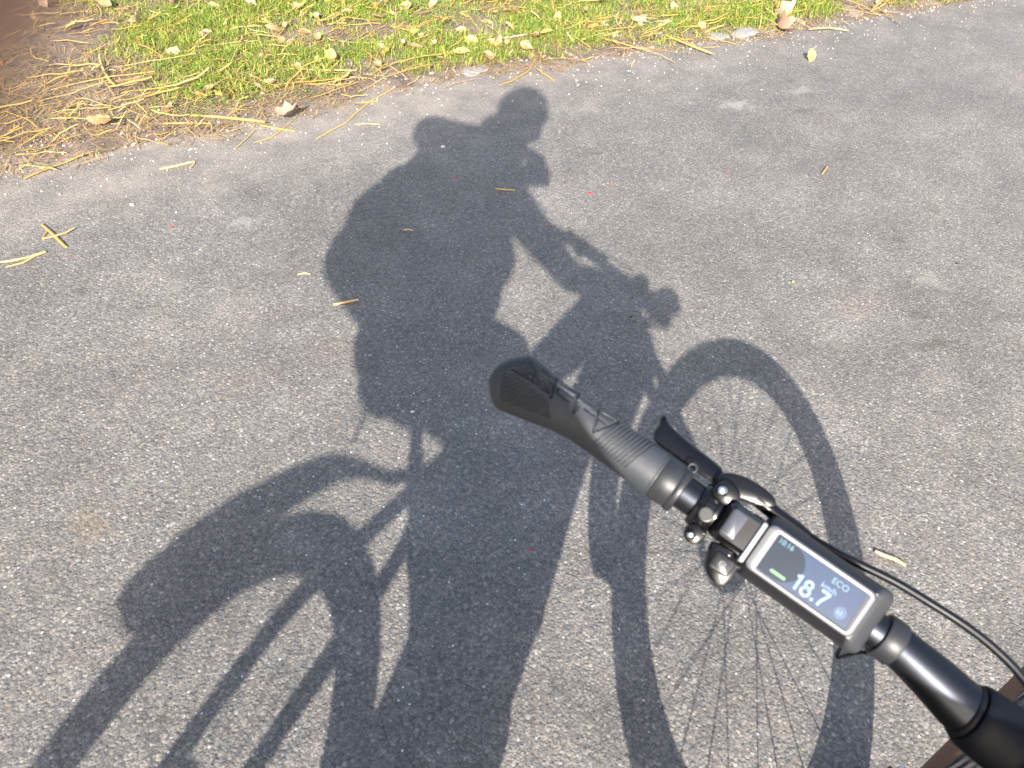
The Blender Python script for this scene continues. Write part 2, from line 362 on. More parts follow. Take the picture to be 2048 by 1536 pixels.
M_LEAFD = leafmat('brown_leaves', [(.30, .19, .13), (.38, .27, .21), (.25, .17, .13)], rough=.7, trans=.05, scale=6)
M_LEAFO = leafmat('orange_leaves', [(.75, .40, .12), (.70, .36, .10), (.68, .45, .2)], rough=.5, trans=.2, scale=6)
def stalk(P, w, th=None):
    """a split straw stalk as a shallow channel with thickness"""
    th = th or w * .3; mb = MB(); n = len(P); V = []; P = [Vector(p) for p in P]
    for i, p in enumerate(P):
        t = (P[min(i + 1, n - 1)] - P[max(i - 1, 0)]).normalized(); s_ = t.cross(Vector((0, 0, 1))).normalized(); u_ = s_.cross(t)
        k = 1 if i not in (0, n - 1) else .8
        for a in range(6):
            th_ = math.pi / 3 * a; V.append(p + s_ * math.cos(th_) * w / 2 * k + u_ * math.sin(th_) * th * k)
    F = []
    for i in range(n - 1):
        for k in range(6): F.append((i * 6 + k, i * 6 + (k + 1) % 6, (i + 1) * 6 + (k + 1) % 6, (i + 1) * 6 + k))
    F += [(5, 4, 3, 2, 1, 0), tuple((n - 1) * 6 + k for k in range(6))]
    return V, F
def straw_path(x, y, a, L_, lift=.0, bend=0, zf=soil_z, base=.004):
    n = 6 if L_ > .1 else 4; P = []
    for i in range(n):
        t = i / (n - 1) - .5; aa = a + bend * t
        px = x + math.cos(aa) * L_ * t; py = y + math.sin(aa) * L_ * t
        P.append(Vector((px, py, max(zf(px, py), 0) + base + lift * (t + .5) + .002 * math.sin(i * 2.4 + x * 90))))
    return P
def straw_density(x, y):
    d = y - edge_y(x)
    if d < -.1: return 0
    n = .5 + 1.0 * mnoise.noise(Vector((x * 2.1, y * 2.1, 31)))
    base = .55 * n + .30
    if x < 2.0: base += .75 * math.exp(-((d - .45) / .35) ** 2)
    if x > 3.4: base += .35
    if d < .08: base *= .45
    return max(0, min(1, base))
def zone(x, y):
    d = Vector((x, y, 0)) - CAM; u_ = d.dot(RT) / d.dot(FW)
    return 'at the left' if u_ < -.27 else ('in the middle' if u_ < .16 else 'at the right')
straws = []
while len(straws) < 3600:
    x = rg.uniform(-.2, 7.6); y = rg.uniform(3.0, 5.7)
    if rg.random() > straw_density(x, y): continue
    L_ = min(.42, rg.lognormvariate(-2.3, .6)); w = min(.012, rg.lognormvariate(-5.65, .55)) * (1.1 if L_ > .1 else .75)
    bk = rg.random() < .3; a = rg.gauss(.15, .75) if rg.random() < .75 else rg.uniform(0, 6.28)
    lf = rg.uniform(.0, .035) * (1 if y - edge_y(x) > .1 else .3)
    straws.append((L_ * w / ((x - .6) ** 2 + (y) ** 2 + 1.9), x, y, a, L_, w, lf, rg.gauss(0, .25), rg.uniform(.004, .022)))
straws.sort(key=lambda t: -t[0])
mb = MB()
for i, (_, x, y, a, L_, w, lf, bd, bs) in enumerate(straws):
    V, F = stalk(straw_path(x, y, a, L_, lf, bd, base=bs), w)
    if i < 250:
        o = mesh_obj('straw', V, F, M_STRAW)
        if y - edge_y(x) > .35: tag(o, 'loose yellow straw stalk lying in the verge grass ' + zone(x, y), 'straw', 'long straw stalks strewn over the verge grass ' + zone(x, y))
        else: tag(o, 'loose yellow straw stalk lying on soil along the asphalt edge ' + zone(x, y), 'straw', 'straw stalks strewn along the asphalt edge ' + zone(x, y))
    else: mb.add(V, F)
tag(fast_obj('straw_litter', [tuple(v) for v in mb.V], mb.F, M_STRAW), 'short bits of yellow straw littering the verge', 'straw litter', kind='stuff')

def leaf_mesh(seed, L_=.045, wd=.034, lobes=0, curl=.25):
    r = random.Random(seed); n = 14; V = []; F = []; rings = 3
    V.append((0, 0, curl * .004))
    for j in range(1, rings + 1):
        for k in range(n):
            a = 2 * math.pi * k / n; f = j / rings
            e = 1 + (.22 * math.cos(lobes * a) if lobes else 0) + r.uniform(-.13, .13) * (j == rings)
            tip = 1 + .28 * max(0, math.cos(a)) ** 6
            x = math.cos(a) * L_ / 2 * f * e * tip; y = math.sin(a) * wd / 2 * f * e
            V.append((x, y, curl * 1.5 * (abs(y) * .9 + x * x * 14) + r.uniform(-.0022, .0022)))
    for k in range(n): F.append((0, 1 + k, 1 + (k + 1) % n))
    for j in range(rings - 1):
        for k in range(n):
            a = 1 + j * n; F.append((a + k, a + n + k, a + n + (k + 1) % n, a + (k + 1) % n))
    th = .0006; m0 = len(V); V += [(x, y, z - th) for x, y, z in V]; F += [tuple(i + m0 for i in f[::-1]) for f in F]
    a = 1 + (rings - 1) * n
    for k in range(n): F.append((a + k, a + k + m0, a + (k + 1) % n + m0, a + (k + 1) % n))
    mb = MB().add(V, F); mb.tube([(-L_ / 2, 0, .002), (-L_ * .75, .002, .001), (-L_ * .95, .006, .004)], .0007, 5)
    return mb
LM = {}
for kind_, mt, args in (('tan', M_LEAF, [(1, .050, .036, 0, .3), (2, .042, .034, 0, .8), (3, .055, .038, 0, -.5), (4, .036, .030, 0, .6)]), ('yellow', M_LEAFY, [(5, .040, .032, 0, .4)]), ('brown', M_LEAFD, [(6, .06, .045, 5, .9), (7, .055, .04, 3, -.8)]), ('orange', M_LEAFO, [(8, .045, .032, 0, .5), (9, .038, .026, 0, -.4)])):
    LM[kind_] = []
    for a in args:
        o = leaf_mesh(*a).obj('leaf', mt); LM[kind_].append(o.data); bpy.data.objects.remove(o)
def put_leaf(kind_, x, y, z, label, group=None, sc=1, tilt=.4, name='fallen_leaf', rz=None):
    o = bpy.data.objects.new(name, rg.choice(LM[kind_])); COL.objects.link(o)
    o.location = (x, y, z); o.rotation_euler = (rg.gauss(0, tilt), rg.gauss(0, tilt), rg.uniform(0, 6.28) if rz is None else rz); o.scale = (sc,) * 3
    return tag(o, label, 'leaf', group)
# leaves one can find singly: pixel, colour, size, label
for (px, py, k, sc, lb) in (
    (1072, 78, 'tan', 1.25, 'largest pale tan leaf standing up in the grass above the pair of edge stones'),
    (1090, 72, 'yellow', .9, 'small yellow leaf against the right side of the largest pale leaf'),
    (990, 86, 'tan', .8, 'pinkish tan leaf at the lower end of the grey twig in the grass'),
    (1010, 33, 'tan', 1.2, 'large ochre leaf in the bright green patch near the top edge'),
    (533, 58, 'yellow', 1.0, 'pale yellow leaf among green tufts at the upper left of the verge'),
    (275, 60, 'tan', 1.1, 'round orange tan leaf lying on green weeds in the upper left'),
    (663, 118, 'orange', 1.0, 'bright orange leaf standing in the grass left of the centre'),
    (768, 105, 'orange', 1.0, 'orange leaf in the grass just above the long bent stalk'),
    (1623, 108, 'yellow', .9, 'lemon yellow leaf resting on the soil at the far right of the asphalt edge'),
    (340, 218, 'tan', .8, 'pinkish leaf among the straw just above the asphalt at the left'),
    (575, 228, 'brown', .8, 'curled dusty leaf at the tip of the straw bunch on the asphalt edge'),
    (95, 20, 'tan', 1.0, 'pinkish leaf on bare soil in the top left corner'),
    (150, 68, 'yellow', 1.0, 'cream coloured oval leaf on bare soil at the top left'),
    (1560, 55, 'brown', 1.4, 'dark brown withered leaf right of the bright green clump'),
    (1600, 38, 'brown', 1.4, 'grey brown curled leaf behind the dark withered one'),
    (1575, 32, 'brown', 1.2, 'brown lobed leaf tucked against the bright green clump'),
    (555, 60, 'tan', 1.1, 'cream leaf overlapping the pale yellow one in the upper left tufts'),
    (210, 20, 'tan', 1.0, 'orange tinted leaf near the top edge above the left green patch'),
    (905, 8, 'yellow', 1.0, 'whitish yellow leaf at the very top of the verge')):
    p = gpx(px, py, .03); put_leaf(k, p.x, p.y, max(soil_z(p.x, p.y), 0) + .022, lb, sc=sc * 1.7, tilt=.45)
kinds = ['tan'] * 13 + ['yellow'] * 2 + ['orange'] * 3 + ['brown'] * 2
n = 0
while n < 300:
    x = rg.uniform(.2, 7.5); y = rg.uniform(3.05, 5.6); d = y - edge_y(x)
    if d < -.02: continue
    pr = .14 + 1.1 * math.exp(-((x - 2.9) / 1.3) ** 2) * min(1, d / .35)
    if d < .12: pr *= .3
    if rg.random() > pr: continue
    k = rg.choice(kinds)
    if k == 'brown' and d < .3: continue
    put_leaf(k, x, y, soil_z(x, y) + rg.uniform(.008, .022), {'tan': 'pale tan fallen leaf scattered among many in the verge grass', 'yellow': 'pale yellow fallen leaf scattered among many in the verge grass', 'orange': 'orange fallen leaf scattered among the tan ones in the verge grass', 'brown': 'dark brown lobed fallen leaf scattered among the verge litter'}[k] + ' ' + zone(x, y),
             {'tan': 'tan leaves scattered over the verge', 'yellow': 'yellow leaves scattered over the verge', 'orange': 'orange leaves scattered over the verge', 'brown': 'brown leaves scattered over the verge'}[k] + ' ' + zone(x, y), sc=min(1.85, rg.lognormvariate(.16, .3)) * (.75 if k == 'brown' else 1))
    n += 1
# stones set in the soil along the asphalt
def rock_mat(name, c1, c2): 
    mt = mat(name, c1, .85, var=.25, scale=40, bump=.8, bscale=180); return mt
M_STONE = rock_mat('grey_cobble', (.27, .265, .285), 0); M_STONE2 = rock_mat('warm_cobble', (.27, .23, .20), 0); M_PEB = mat('white_pebble', (.55, .54, .52), .6, var=.1, bump=.3)
def rock(seed, r, flat=.5, sub=3, sq=0):
    bm = bmesh.new(); bmesh.ops.create_icosphere(bm, subdivisions=sub, radius=1)
    for v in bm.verts:
        c = v.co.copy(); f = 1 + .22 * mnoise.noise(c * 1.6 + Vector((seed, 0, 0))) + .06 * mnoise.noise(c * 5 + Vector((0, seed, 0)))
        if sq: c = Vector([math.copysign(abs(t) ** sq, t) for t in c])
        v.co = Vector((c.x * r[0], c.y * r[1], c.z * r[0] * flat)) * f
    me = bpy.data.meshes.new('stone'); bm.to_mesh(me); bm.free(); me.polygons.foreach_set('use_smooth', [True] * len(me.polygons)); return me
for i, (x0, y0, rx, ry, rz, mt, lb) in enumerate((
    (952, 136, .078, .050, .1, M_STONE, 'pale grey cobble with a dark crack at the asphalt edge, above the head shadow'),
    (1035, 116, .050, .036, .0, M_STONE2, 'small brownish cobble half sunk in soil, left one of the close pair'),
    (1072, 108, .045, .036, -.1, M_STONE2, 'small pinkish cobble half sunk in soil, right one of the close pair'),
    (1432, 70, .085, .055, -.15, M_STONE, 'flat bluish grey cobble left of the narrow one below the green clump'),
    (1490, 63, .10, .050, .1, M_STONE, 'long flat bluish grey cobble below the bright green clump'),
    (808, 152, .04, .03, .3, M_STONE2, 'small grey stone in the soil beside the foot of the bent stalk'),
    (1710, 25, .07, .05, .3, M_STONE2, 'weathered cobble buried in straw at the far right edge'))):
    p = gpx(x0, y0, .012); me = rock(i * 3.7, (rx, ry), .22, 4, .62); me.materials.append(mt)
    o = bpy.data.objects.new('edge_stone', me); COL.objects.link(o); o.location = (p.x, p.y, -.004); o.rotation_euler = (.03, -.04, rz)
    tag(o, lb, 'stone', 'cobbles along the asphalt edge')
# a crack in the first cobble: thin dark wedge of soil in its top
# pieces lying on the asphalt, each found in the photograph
def flat(x, y): return 0.0
def px_stalk(pts, w, mt, label, cat='straw', name='straw', z=.004, group=None, lifts=None):
    P = []
    for i, (a, b) in enumerate(pts):
        zz = z + (lifts[i] if lifts else 0); q = gpx(a, b, zz); P.append(q)
    V, F = stalk(P, w, w * .4); o = mesh_obj(name, V, F, mt); return tag(o, label, cat, group)
px_stalk([(634, 277), (660, 262), (692, 245), (712, 226), (736, 206), (770, 186), (803, 167), (806, 150)], .007, M_STRAW, 'long thin bent yellow stalk reaching from the verge onto the asphalt', name='dry_stalk', cat='stalk')
px_stalk([(667, 609), (690, 604), (717, 599)], .009, M_STRAWB, 'short orange brown straw bit lying in the shadow of the back')
px_stalk([(84, 449), (104, 466), (118, 480), (132, 494)], .010, M_STRAW, 'flat yellow straw blade of the crossed pair at the left', z=.003)
px_stalk([(84, 478), (108, 472), (130, 466), (148, 456)], .007, M_STRAWB, 'thin brown straw lying across the yellow blade at the left', z=.009)
px_stalk([(86, 474), (92, 466), (97, 460)], .005, M_STRAW, 'tiny straw end poking out under the crossed pair', z=.003)
px_stalk([(-10, 525), (20, 522), (55, 515), (90, 503)], .008, M_STRAWB, 'upper stalk of the forked brown pair at the left edge', z=.004)
px_stalk([(12, 534), (45, 526), (70, 512), (92, 504)], .006, M_STRAWB, 'lower stalk of the forked brown pair at the left edge', z=.005)
px_stalk([(320, 338), (350, 332), (388, 323)], .010, M_STRAWB, 'brownish orange straw flake on the asphalt below the verge at the left')
px_stalk([(380, 336), (388, 328), (390, 322)], .006, M_STRAWB, 'tiny curled husk at the right end of the brownish flake')
px_stalk([(595, 549), (610, 546), (621, 548)], .006, M_STRAW, 'small yellow straw bit left of the back shadow')
px_stalk([(806, 460), (815, 458), (826, 461)], .006, M_STRAWB, 'short tan straw bit inside the back shadow')
px_stalk([(990, 377), (1010, 379), (1030, 380)], .007, M_STRAWB, 'pale tan straw bit inside the shoulder shadow')
px_stalk([(1645, 347), (1650, 340), (1655, 333)], .010, M_STRAW, 'small pale husk standing on the open asphalt at the upper right', z=.006)
px_stalk([(1750, 1102), (1772, 1112), (1790, 1118), (1812, 1131)], .010, M_STRAWB, 'broad orange brown straw flake right of the display')
px_stalk([(1583, 1219), (1592, 1222)], .008, M_STRAWB, 'tiny orange brown chip on the asphalt below the display')
px_stalk([(710, 249), (735, 247), (760, 249)], .005, M_STRAWB, 'thin pale brown straw right beside the long bent stalk')
px_stalk([(712, 206), (735, 204), (756, 202)], .006, M_STRAW, 'thin straw crossing behind the long bent stalk')
px_stalk([(470, 298), (490, 280), (512, 258)], .005, M_STRAW, 'thin dark yellow straw pointing down onto the asphalt at the left')
px_stalk([(508, 285), (540, 276), (560, 262), (592, 235)], .005, M_STRAW, 'curved straw hanging from the dusty leaf onto the asphalt')
px_stalk([(520, 250), (560, 258), (588, 262)], .008, M_STRAW, 'broad straw end below the dusty curled leaf')
px_stalk([(0, 30), (50, 36), (104, 47)], .011, M_STRAW, 'upper of the three parallel yellow straws on bare soil at the left edge', z=.02)
px_stalk([(-5, 64), (40, 64), (96, 65)], .008, M_STRAW, 'middle of the three parallel yellow straws at the left edge', z=.02)
px_stalk([(-5, 70), (30, 72), (70, 75)], .008, M_STRAW, 'lowest of the three parallel yellow straws at the left edge', z=.02)
px_stalk([(120, 25), (122, 50), (122, 76)], .012, M_STRAWB, 'brown upright straw blade on bare soil right of the three parallel straws', z=.02)
px_stalk([(375, 230), (440, 234), (500, 240), (530, 244)], .012, M_STRAW, 'thick bright yellow straw along the asphalt edge at the left', z=.02)
px_stalk([(325, 247), (380, 246), (420, 247)], .010, M_STRAW, 'short bright straw just below the thick bright one', z=.015)
px_stalk([(345, 86), (390, 93), (445, 101)], .011, M_STRAW, 'bright yellow straw above the dark green tuft at the left', z=.035)
px_stalk([(175, 172), (230, 163), (290, 158)], .010, M_STRAW, 'yellow straw on the soil among the left straw bunch', z=.03)
px_stalk([(1330, 70), (1372, 87), (1400, 98), (1425, 107)], .013, M_STRAW, 'thick pale straw whose cream end rests on the asphalt edge at the right', z=.02)
px_stalk([(1620, 58), (1660, 55), (1697, 61)], .010, M_STRAW, 'pale straw sticking out over the asphalt right of the brown leaves', z=.02)
px_stalk([(1740, 8), (1770, 25), (1800, 45)], .008, M_STRAW, 'yellow straw sloping down to the asphalt beside the lemon yellow leaf', z=.02)
px_stalk([(975, 80), (1010, 76), (1055, 68)], .010, mat('grey_twig', (.45, .40, .33), .8), 'pale grey twig leaning on the largest tan leaf', cat='twig', name='twig', z=.04)
px_stalk([(570, 137), (640, 140), (712, 141)], .009, M_STRAW, 'long pale straw across the green tufts left of the bent stalk', z=.03)
px_stalk([(610, 167), (650, 168), (690, 170)], .008, M_STRAW, 'pale straw on bare soil below the green tufts', z=.02)
px_stalk([(560, 180), (590, 172), (640, 160)], .007, M_STRAW, 'orange yellow straw slanting up right of the small bright weed', z=.02)
M_RED = mat('red_fragment', (.62, .035, .03), .45, var=.25)
M_ORG = mat('orange_fragment', (.8, .35, .12), .5, var=.2)
def chip(px, py, r, mt, label, cat, name, flat_=.45, group=None, asp=.7):
    q = gpx(px, py, r * flat_ * .6); me = rock(px * .37, (r, r * asp), flat_, 2); me.materials.append(mt)
    o = bpy.data.objects.new(name, me); COL.objects.link(o); o.location = (q.x, q.y, r * flat_ * .7); o.rotation_euler = (0, 0, rg.uniform(-.8, .8)); return tag(o, label, cat, group)
for (px, py, r, lb) in ((911, 354, .0065, 'small red berry fragment inside the shadow of the shoulders'), (1181, 386, .0085, 'largest red and orange berry husk on the sunlit asphalt right of the arm shadow'), (1221, 368, .0055, 'small red fragment just right of the largest berry husk'), (343, 454, .006, 'lone bright red fragment on the sunlit asphalt at the left'), (1097, 449, .0042, 'tiny red speck at the upper edge of the arm shadow'), (1110, 420, .004, 'tiny reddish speck just above the arm shadow'), (1455, 342, .004, 'tiny pale red speck on the open asphalt right of the arm shadow'), (1060, 1098, .0035, 'tiny dark red speck in the leg shadow'), (140, 512, .004, 'tiny pinkish speck below the crossed straws')):
    chip(px, py, r, M_RED, lb, 'berry fragment', 'berry_fragment')
for (px, py, r, mt, lb) in ((264, 409, .0085, M_PEB, 'white round pebble above the lone red fragment at the left'), (825, 823, .006, M_PEB, 'white chip in the shadow of the saddle'), (1586, 563, .007, M_ORG, 'small ochre chip on the open asphalt right of the bar shadow'),
    (886, 293, .011, M_PEB, 'dusty grey pebble where the arm shadow meets the head shadow'), (382, 298, .007, M_PEB, 'white pebble at the asphalt edge above the brownish flake'), (1262, 634, .006, mat('dark_pebble', (.05, .045, .04), .8), 'dark pebble in the small bright gap below the bar shadow'),
    (1916, 527, .007, bpy.data.materials['dark_pebble'], 'dark pebble at the far right of the asphalt')):
    chip(px, py, r, mt, lb, 'pebble', 'pebble')
# small white grit lying along the asphalt edge (beyond counting)
mb = MB()
for i in range(420):
    x = rg.uniform(.5, 7); y = edge_y(x) - abs(rg.gauss(0, .22)) + .03; r = rg.uniform(.0015, .0045)
    mb.ball((x, y, r * .4), (r, r * rg.uniform(.6, 1), r * .6), 6)
tag(fast_obj('grit', [tuple(v) for v in mb.V], mb.F, M_PEB), 'small white grit along the asphalt edge', 'grit', kind='stuff')
mb = MB()
for i in range(2200):
    x = rg.uniform(-.2, 7); y = edge_y(x) - abs(rg.gauss(0, .07)) + .03; r = min(.007, rg.lognormvariate(-6.3, .5))
    mb.ball((x, y, r * .3), (r, r * rg.uniform(.6, 1), r * .6), 6)
tag(fast_obj('soil_crumbs', [tuple(v) for v in mb.V], mb.F, mat('soil_crumb', (.15, .11, .08), .95, var=.5, scale=30)), 'dark crumbs of soil spilled over the broken asphalt edge', 'soil crumbs', kind='stuff')
mb = MB()
for i in range(1500):
    x = rg.uniform(-.2, 7); y = edge_y(x) + abs(rg.gauss(0, .35)) - .04; r = min(.014, rg.lognormvariate(-5.6, .5))
    mb.ball((x, y, max(soil_z(x, y), 0) + r * .2), (r, r * rg.uniform(.6, 1), r * .6), 6)
tag(fast_obj('soil_pebbles', [tuple(v) for v in mb.V], mb.F, mat('soil_pebble', (.42, .37, .33), .9, var=.5, scale=30)), 'small pebbles and crumbs of soil in the verge', 'pebbles', kind='stuff')

# ------------------------------------------------------------------ bicycle
RUB = mat('grip_rubber', (.040, .045, .054), .47, var=.12, bump=.25, bscale=900, spec=.45)
BLK = mat('black_anodised_bar', (.045, .050, .062), .40, metal=.9, var=.2, scale=30, bump=.08, bscale=1500, rvar=.05)
GLS = mat('gloss_black', (.004, .004, .005), .21, var=.2, spec=.6, rvar=.05)
MAT_ = mat('satin_black', (.008, .009, .012), .36, var=.2, rvar=.06)
GRY = mat('grey_display_shell', (.018, .019, .024), .42, var=.05, bump=.1, bscale=2500, metal=.3, rvar=.05)
RIMM = mat('silver_bezel', (.20, .205, .22), .33, metal=.3, var=.05, rvar=.04)
COLR = mat('grey_collar', (.028, .030, .035), .42, metal=.2, var=.15, bump=.1, bscale=1500)
CHR = mat('chrome', (.8, .8, .82), .12, metal=1, var=.05, rvar=.04)
SLV = mat('matte_sleeve', (.004, .005, .009), .6, var=.2, spec=.25, bump=.1, bscale=900)
STL = mat('steel', (.55, .55, .56), .3, metal=1, var=.1)
TYR = mat('tyre_rubber', (.022, .022, .023), .75, var=.25, bump=.4, bscale=500)
TAN = mat('tan_sidewall', (.20, .098, .055), .8, var=.12, bump=.2, bscale=1500)
PNT = mat('frame_paint', (.03, .032, .036), .35, var=.1, coat=.5)
bike = empty('bicycle', (0, 0, 0)); tag(bike, 'electric bicycle ridden along the road, its left grip and lit display in view', 'bicycle')
G0 = Vector((.86661, .32157, 1.03012)); U = Vector((.39467, -.89093, -.22468)); VV = Vector((-.52860, -.42017, .73759)); WW = Vector((.75154, .17234, .63678))
def B(s, w, v): return G0 + U * (s * 1e-3) + WW * (w * 1e-3) + VV * (v * 1e-3)
MY = -.012
def mir(p): return Vector((p[0], 2 * MY - p[1], p[2]))
def axw(s):
    return float(np.interp(s, [-8, 0, 20, 50, 145, 200, 289, 320, 336, 375], [4, 5, 7.5, 10.2, 10, 8.7, 7, 2.5, -1, -2.5]))
def bar_ring(s, r, n=32, asp=1, v0=0):
    ring = []
    for k in range(n):
        th = 2 * math.pi * k / n
        ring.append(B(s, axw(s) + r * math.cos(th), v0 + r * math.sin(th)))
    return ring
SC = 374
def mirror_copy(o, name, parent):
    me = o.data.copy()
    for v in me.vertices: v.co = mir(v.co)
    bm = bmesh.new(); bm.from_mesh(me); bmesh.ops.reverse_faces(bm, faces=bm.faces); bm.to_mesh(me); bm.free()
    c = bpy.data.objects.new(name, me); COL.objects.link(c); c.parent = parent; return c
# bar
mb = MB(); half = []
for s, r in ((118, 11.1), (150, 11.1), (200, 11.1), (260, 11.2), (272, 11.3), (286, 12.0), (291, 12.8), (300, 13.2), (315, 14.6), (330, 15.8), (345, 15.9), (374, 15.9)):
    half.append((s, r))
mb.loft([bar_ring(s, r, 40) for s, r in half] + [[mir(p) for p in bar_ring(s, r, 40)] for s, r in half[::-1][1:]])
handlebar = mb.obj('handlebar', BLK, bike)
# collar at the start of the taper, ring and sleeve of the stem clamp
mb = MB(); mb.loft([bar_ring(s, r, 40) for s, r in ((277, 12.2), (277.3, 13.6), (278, 14), (287.5, 14), (288.6, 13.6), (289, 12.6))]); c = mb.obj('bar_collar', COLR, bike); mirror_copy(c, 'bar_collar', bike)
mb = MB(); mb.loft([bar_ring(s, r, 40) for s, r in ((335.5, 15), (336, 16.6), (337, 17.2), (338.5, 17.2), (339.4, 16.6), (339.5, 15))]); c = mb.obj('clamp_ring', SLV, bike); mirror_copy(c, 'clamp_ring', bike)
mb = MB(); hs = [(339.6, 16), (339.9, 18.6), (341, 19.4), (346, 20.0), (356, 20.6), (374, 21)]
mb.loft([bar_ring(s, r, 40) for s, r in hs] + [[mir(p) for p in bar_ring(s, r, 40)] for s, r in hs[::-1][1:]]); mb.obj('stem_clamp', SLV, bike)
# grip with moulded ribs and grooves
def pix_bar(px, py, vv=15):
    d = RT * ((px - 1024) / FPX) + DN * ((py - 768) / FPX) + FW
    P0 = G0 + VV * (vv * 1e-3); t = ((P0 - CAM).dot(VV)) / d.dot(VV); P = CAM + d * t - P0
    return P.dot(U) * 1e3, P.dot(WW) * 1e3
def c1(x, y): return pix_bar(940 + x * .24414, 680 + y * .24414)
SEG = [((350, 235), (500, 322)), ((500, 322), (665, 445)), ((480, 170), (540, 260)), ((540, 260), (500, 322)), ((540, 260), (690, 345)), ((690, 345), (665, 445)), ((690, 345), (700, 262)), ((690, 345), (868, 480)), ((868, 480), (850, 590)), ((868, 480), (885, 410)), ((868, 480), (1045, 620)), ((1045, 545), (1045, 620)), ((1045, 620), (1010, 745)), ((1045, 620), (1135, 700)), ((1135, 700), (1215, 655)), ((665, 445), (660, 470)), ((1010, 745), (1135, 700))]
SEGF = [((440, 212), (495, 268)), ((430, 240), (470, 280)), ((545, 300), (640, 350)), ((570, 352), (645, 398)), ((545, 300), (575, 352)), ((720, 375), (850, 450)), ((712, 430), (810, 500)), ((720, 375), (712, 430)), ((600, 250), (665, 290)), ((740, 345), (860, 415)), ((900, 445), (1025, 535)), ((885, 520), (1010, 605)), ((885, 520), (880, 570)), ((1080, 590), (1190, 650)), ((575, 215), (650, 280)), ((760, 320), (850, 385))]
def conv(L_): return [(np.array(c1(*a)), np.array(c1(*b))) for a, b in L_]
SEG = conv(SEG); SEGF = conv(SEGF)
def dseg(P, segs):
    D = np.full(len(P), 1e9)
    for a, b in segs:
        ab = b - a; t = np.clip(((P - a) @ ab) / (ab @ ab), 0, 1); D = np.minimum(D, np.linalg.norm(P - a - t[:, None] * ab, axis=1))
    return D
def inpoly(P, poly):
    r = np.zeros(len(P), bool); n = len(poly)
    for i in range(n):
        x1, y1 = poly[i]; x2, y2 = poly[(i + 1) % n]
        c = ((y1 > P[:, 1]) != (y2 > P[:, 1])) & (P[:, 0] < (x2 - x1) * (P[:, 1] - y1) / (y2 - y1 + 1e-12) + x1); r ^= c
    return r
POLY1 = [c1(*p) for p in ((250, 285), (365, 255), (640, 490), (652, 640), (240, 500))]
POLY2 = [c1(*p) for p in ((1130, 715), (1215, 665), (1520, 850), (1275, 1050), (1000, 840))]
def build_grip():
    ns, nt_ = 330, 150
    ss = np.concatenate([np.linspace(-9, -6, 6)[:-1], np.linspace(-6, 119, ns)])
    prof_s = [-9, -8.4, -7, -4, 0, 5, 10, 25, 40, 60, 85, 100, 112, 119]
    up = [3, 7, 10.5, 14.5, 18, 21.3, 21.3, 17.6, 15.2, 14.8, 14.8, 15.2, 15.6, 15.6]        # half width towards +w
    lo = [4, 8, 10, 13, 17.5, 20.8, 21.2, 19.2, 16.8, 14.5, 14.6, 15.0, 15.6, 15.6]           # towards -w
    fr = [4, 8.5, 11, 13.2, 14.5, 15, 15.2, 15, 15, 15, 15, 15.3, 15.6, 15.6]                # towards the rider / camera
    RR = []
    for s in ss:
        a, b, c = (np.interp(s, prof_s, q) for q in (up, lo, fr)); a0 = axw(s)
        th = np.linspace(0, 2 * np.pi, nt_, endpoint=False); cs, sn = np.cos(th), np.sin(th)
        w = a0 + np.where(cs > 0, a, b) * np.sign(cs) * np.abs(cs) ** .93; v = c * np.sign(sn) * np.abs(sn) ** .93
        RR.append(np.stack([np.full(nt_, s), w, v, cs * 0 + a0], 1))
    A = np.concatenate(RR); P2 = A[:, :2].copy(); front = A[:, 2] > 0
    h = np.zeros(len(A))
    # ribs near the inner end
    m2 = inpoly(P2, POLY2); ph = (P2[:, 0] - .28 * (P2[:, 1] - 8)) / 2.75
    h -= np.where(m2 & front, 1.0 * (np.abs(((ph % 1) - .5)) < .22), 0)
    m1 = inpoly(P2, POLY1); ph = (P2[:, 0] * .80 - P2[:, 1] * -.60) / 1.75
    a1, a2 = np.array(c1(250, 440)), np.array(c1(400, 310)); dd = (a2 - a1) / np.linalg.norm(a2 - a1); nn = np.array([-dd[1], dd[0]]); ph = (P2 @ nn) / 1.75
    h -= np.where(m1 & front, .7 * (np.abs(((ph % 1) - .5)) < .24), 0)
    D = dseg(P2, SEG); h -= np.where(front, 1.9 * np.exp(-(D / .75) ** 4), 0)
    D = dseg(P2, SEGF); h -= np.where(front, 1.5 * np.exp(-(D / .55) ** 4), 0)
    # fine cross ribs on the hidden face
    h -= np.where(~front & (P2[:, 0] > 10) & (P2[:, 0] < 105), .4 * (np.abs(((P2[:, 0] / 3) % 1) - .5) < .2), 0)
    # seam before the clamp ring
    h -= .4 * np.exp(-((P2[:, 0] - 117.3) / .4) ** 4)
    rw = A[:, 1] - A[:, 3]; rv = A[:, 2]; rl = np.maximum(np.hypot(rw, rv), 1e-6)
    w = A[:, 3] + rw * (1 + h / rl); v = rv * (1 + h / rl)
    V = [B(s, w_, v_) for s, w_, v_ in zip(A[:, 0], w, v)]
    n = nt_; F = [(i * n + k, i * n + (k + 1) % n, (i + 1) * n + (k + 1) % n, (i + 1) * n + k) for i in range(len(ss) - 1) for k in range(n)]
    F.append(tuple(range(n))[::-1]); F.append(tuple((len(ss) - 1) * n + k for k in range(n)))
    o = mesh_obj('grip', V, F, RUB, bike); return o
grip = build_grip(); grip['label'] = 'ribbed dark rubber grip with a flared end and maze grooves'
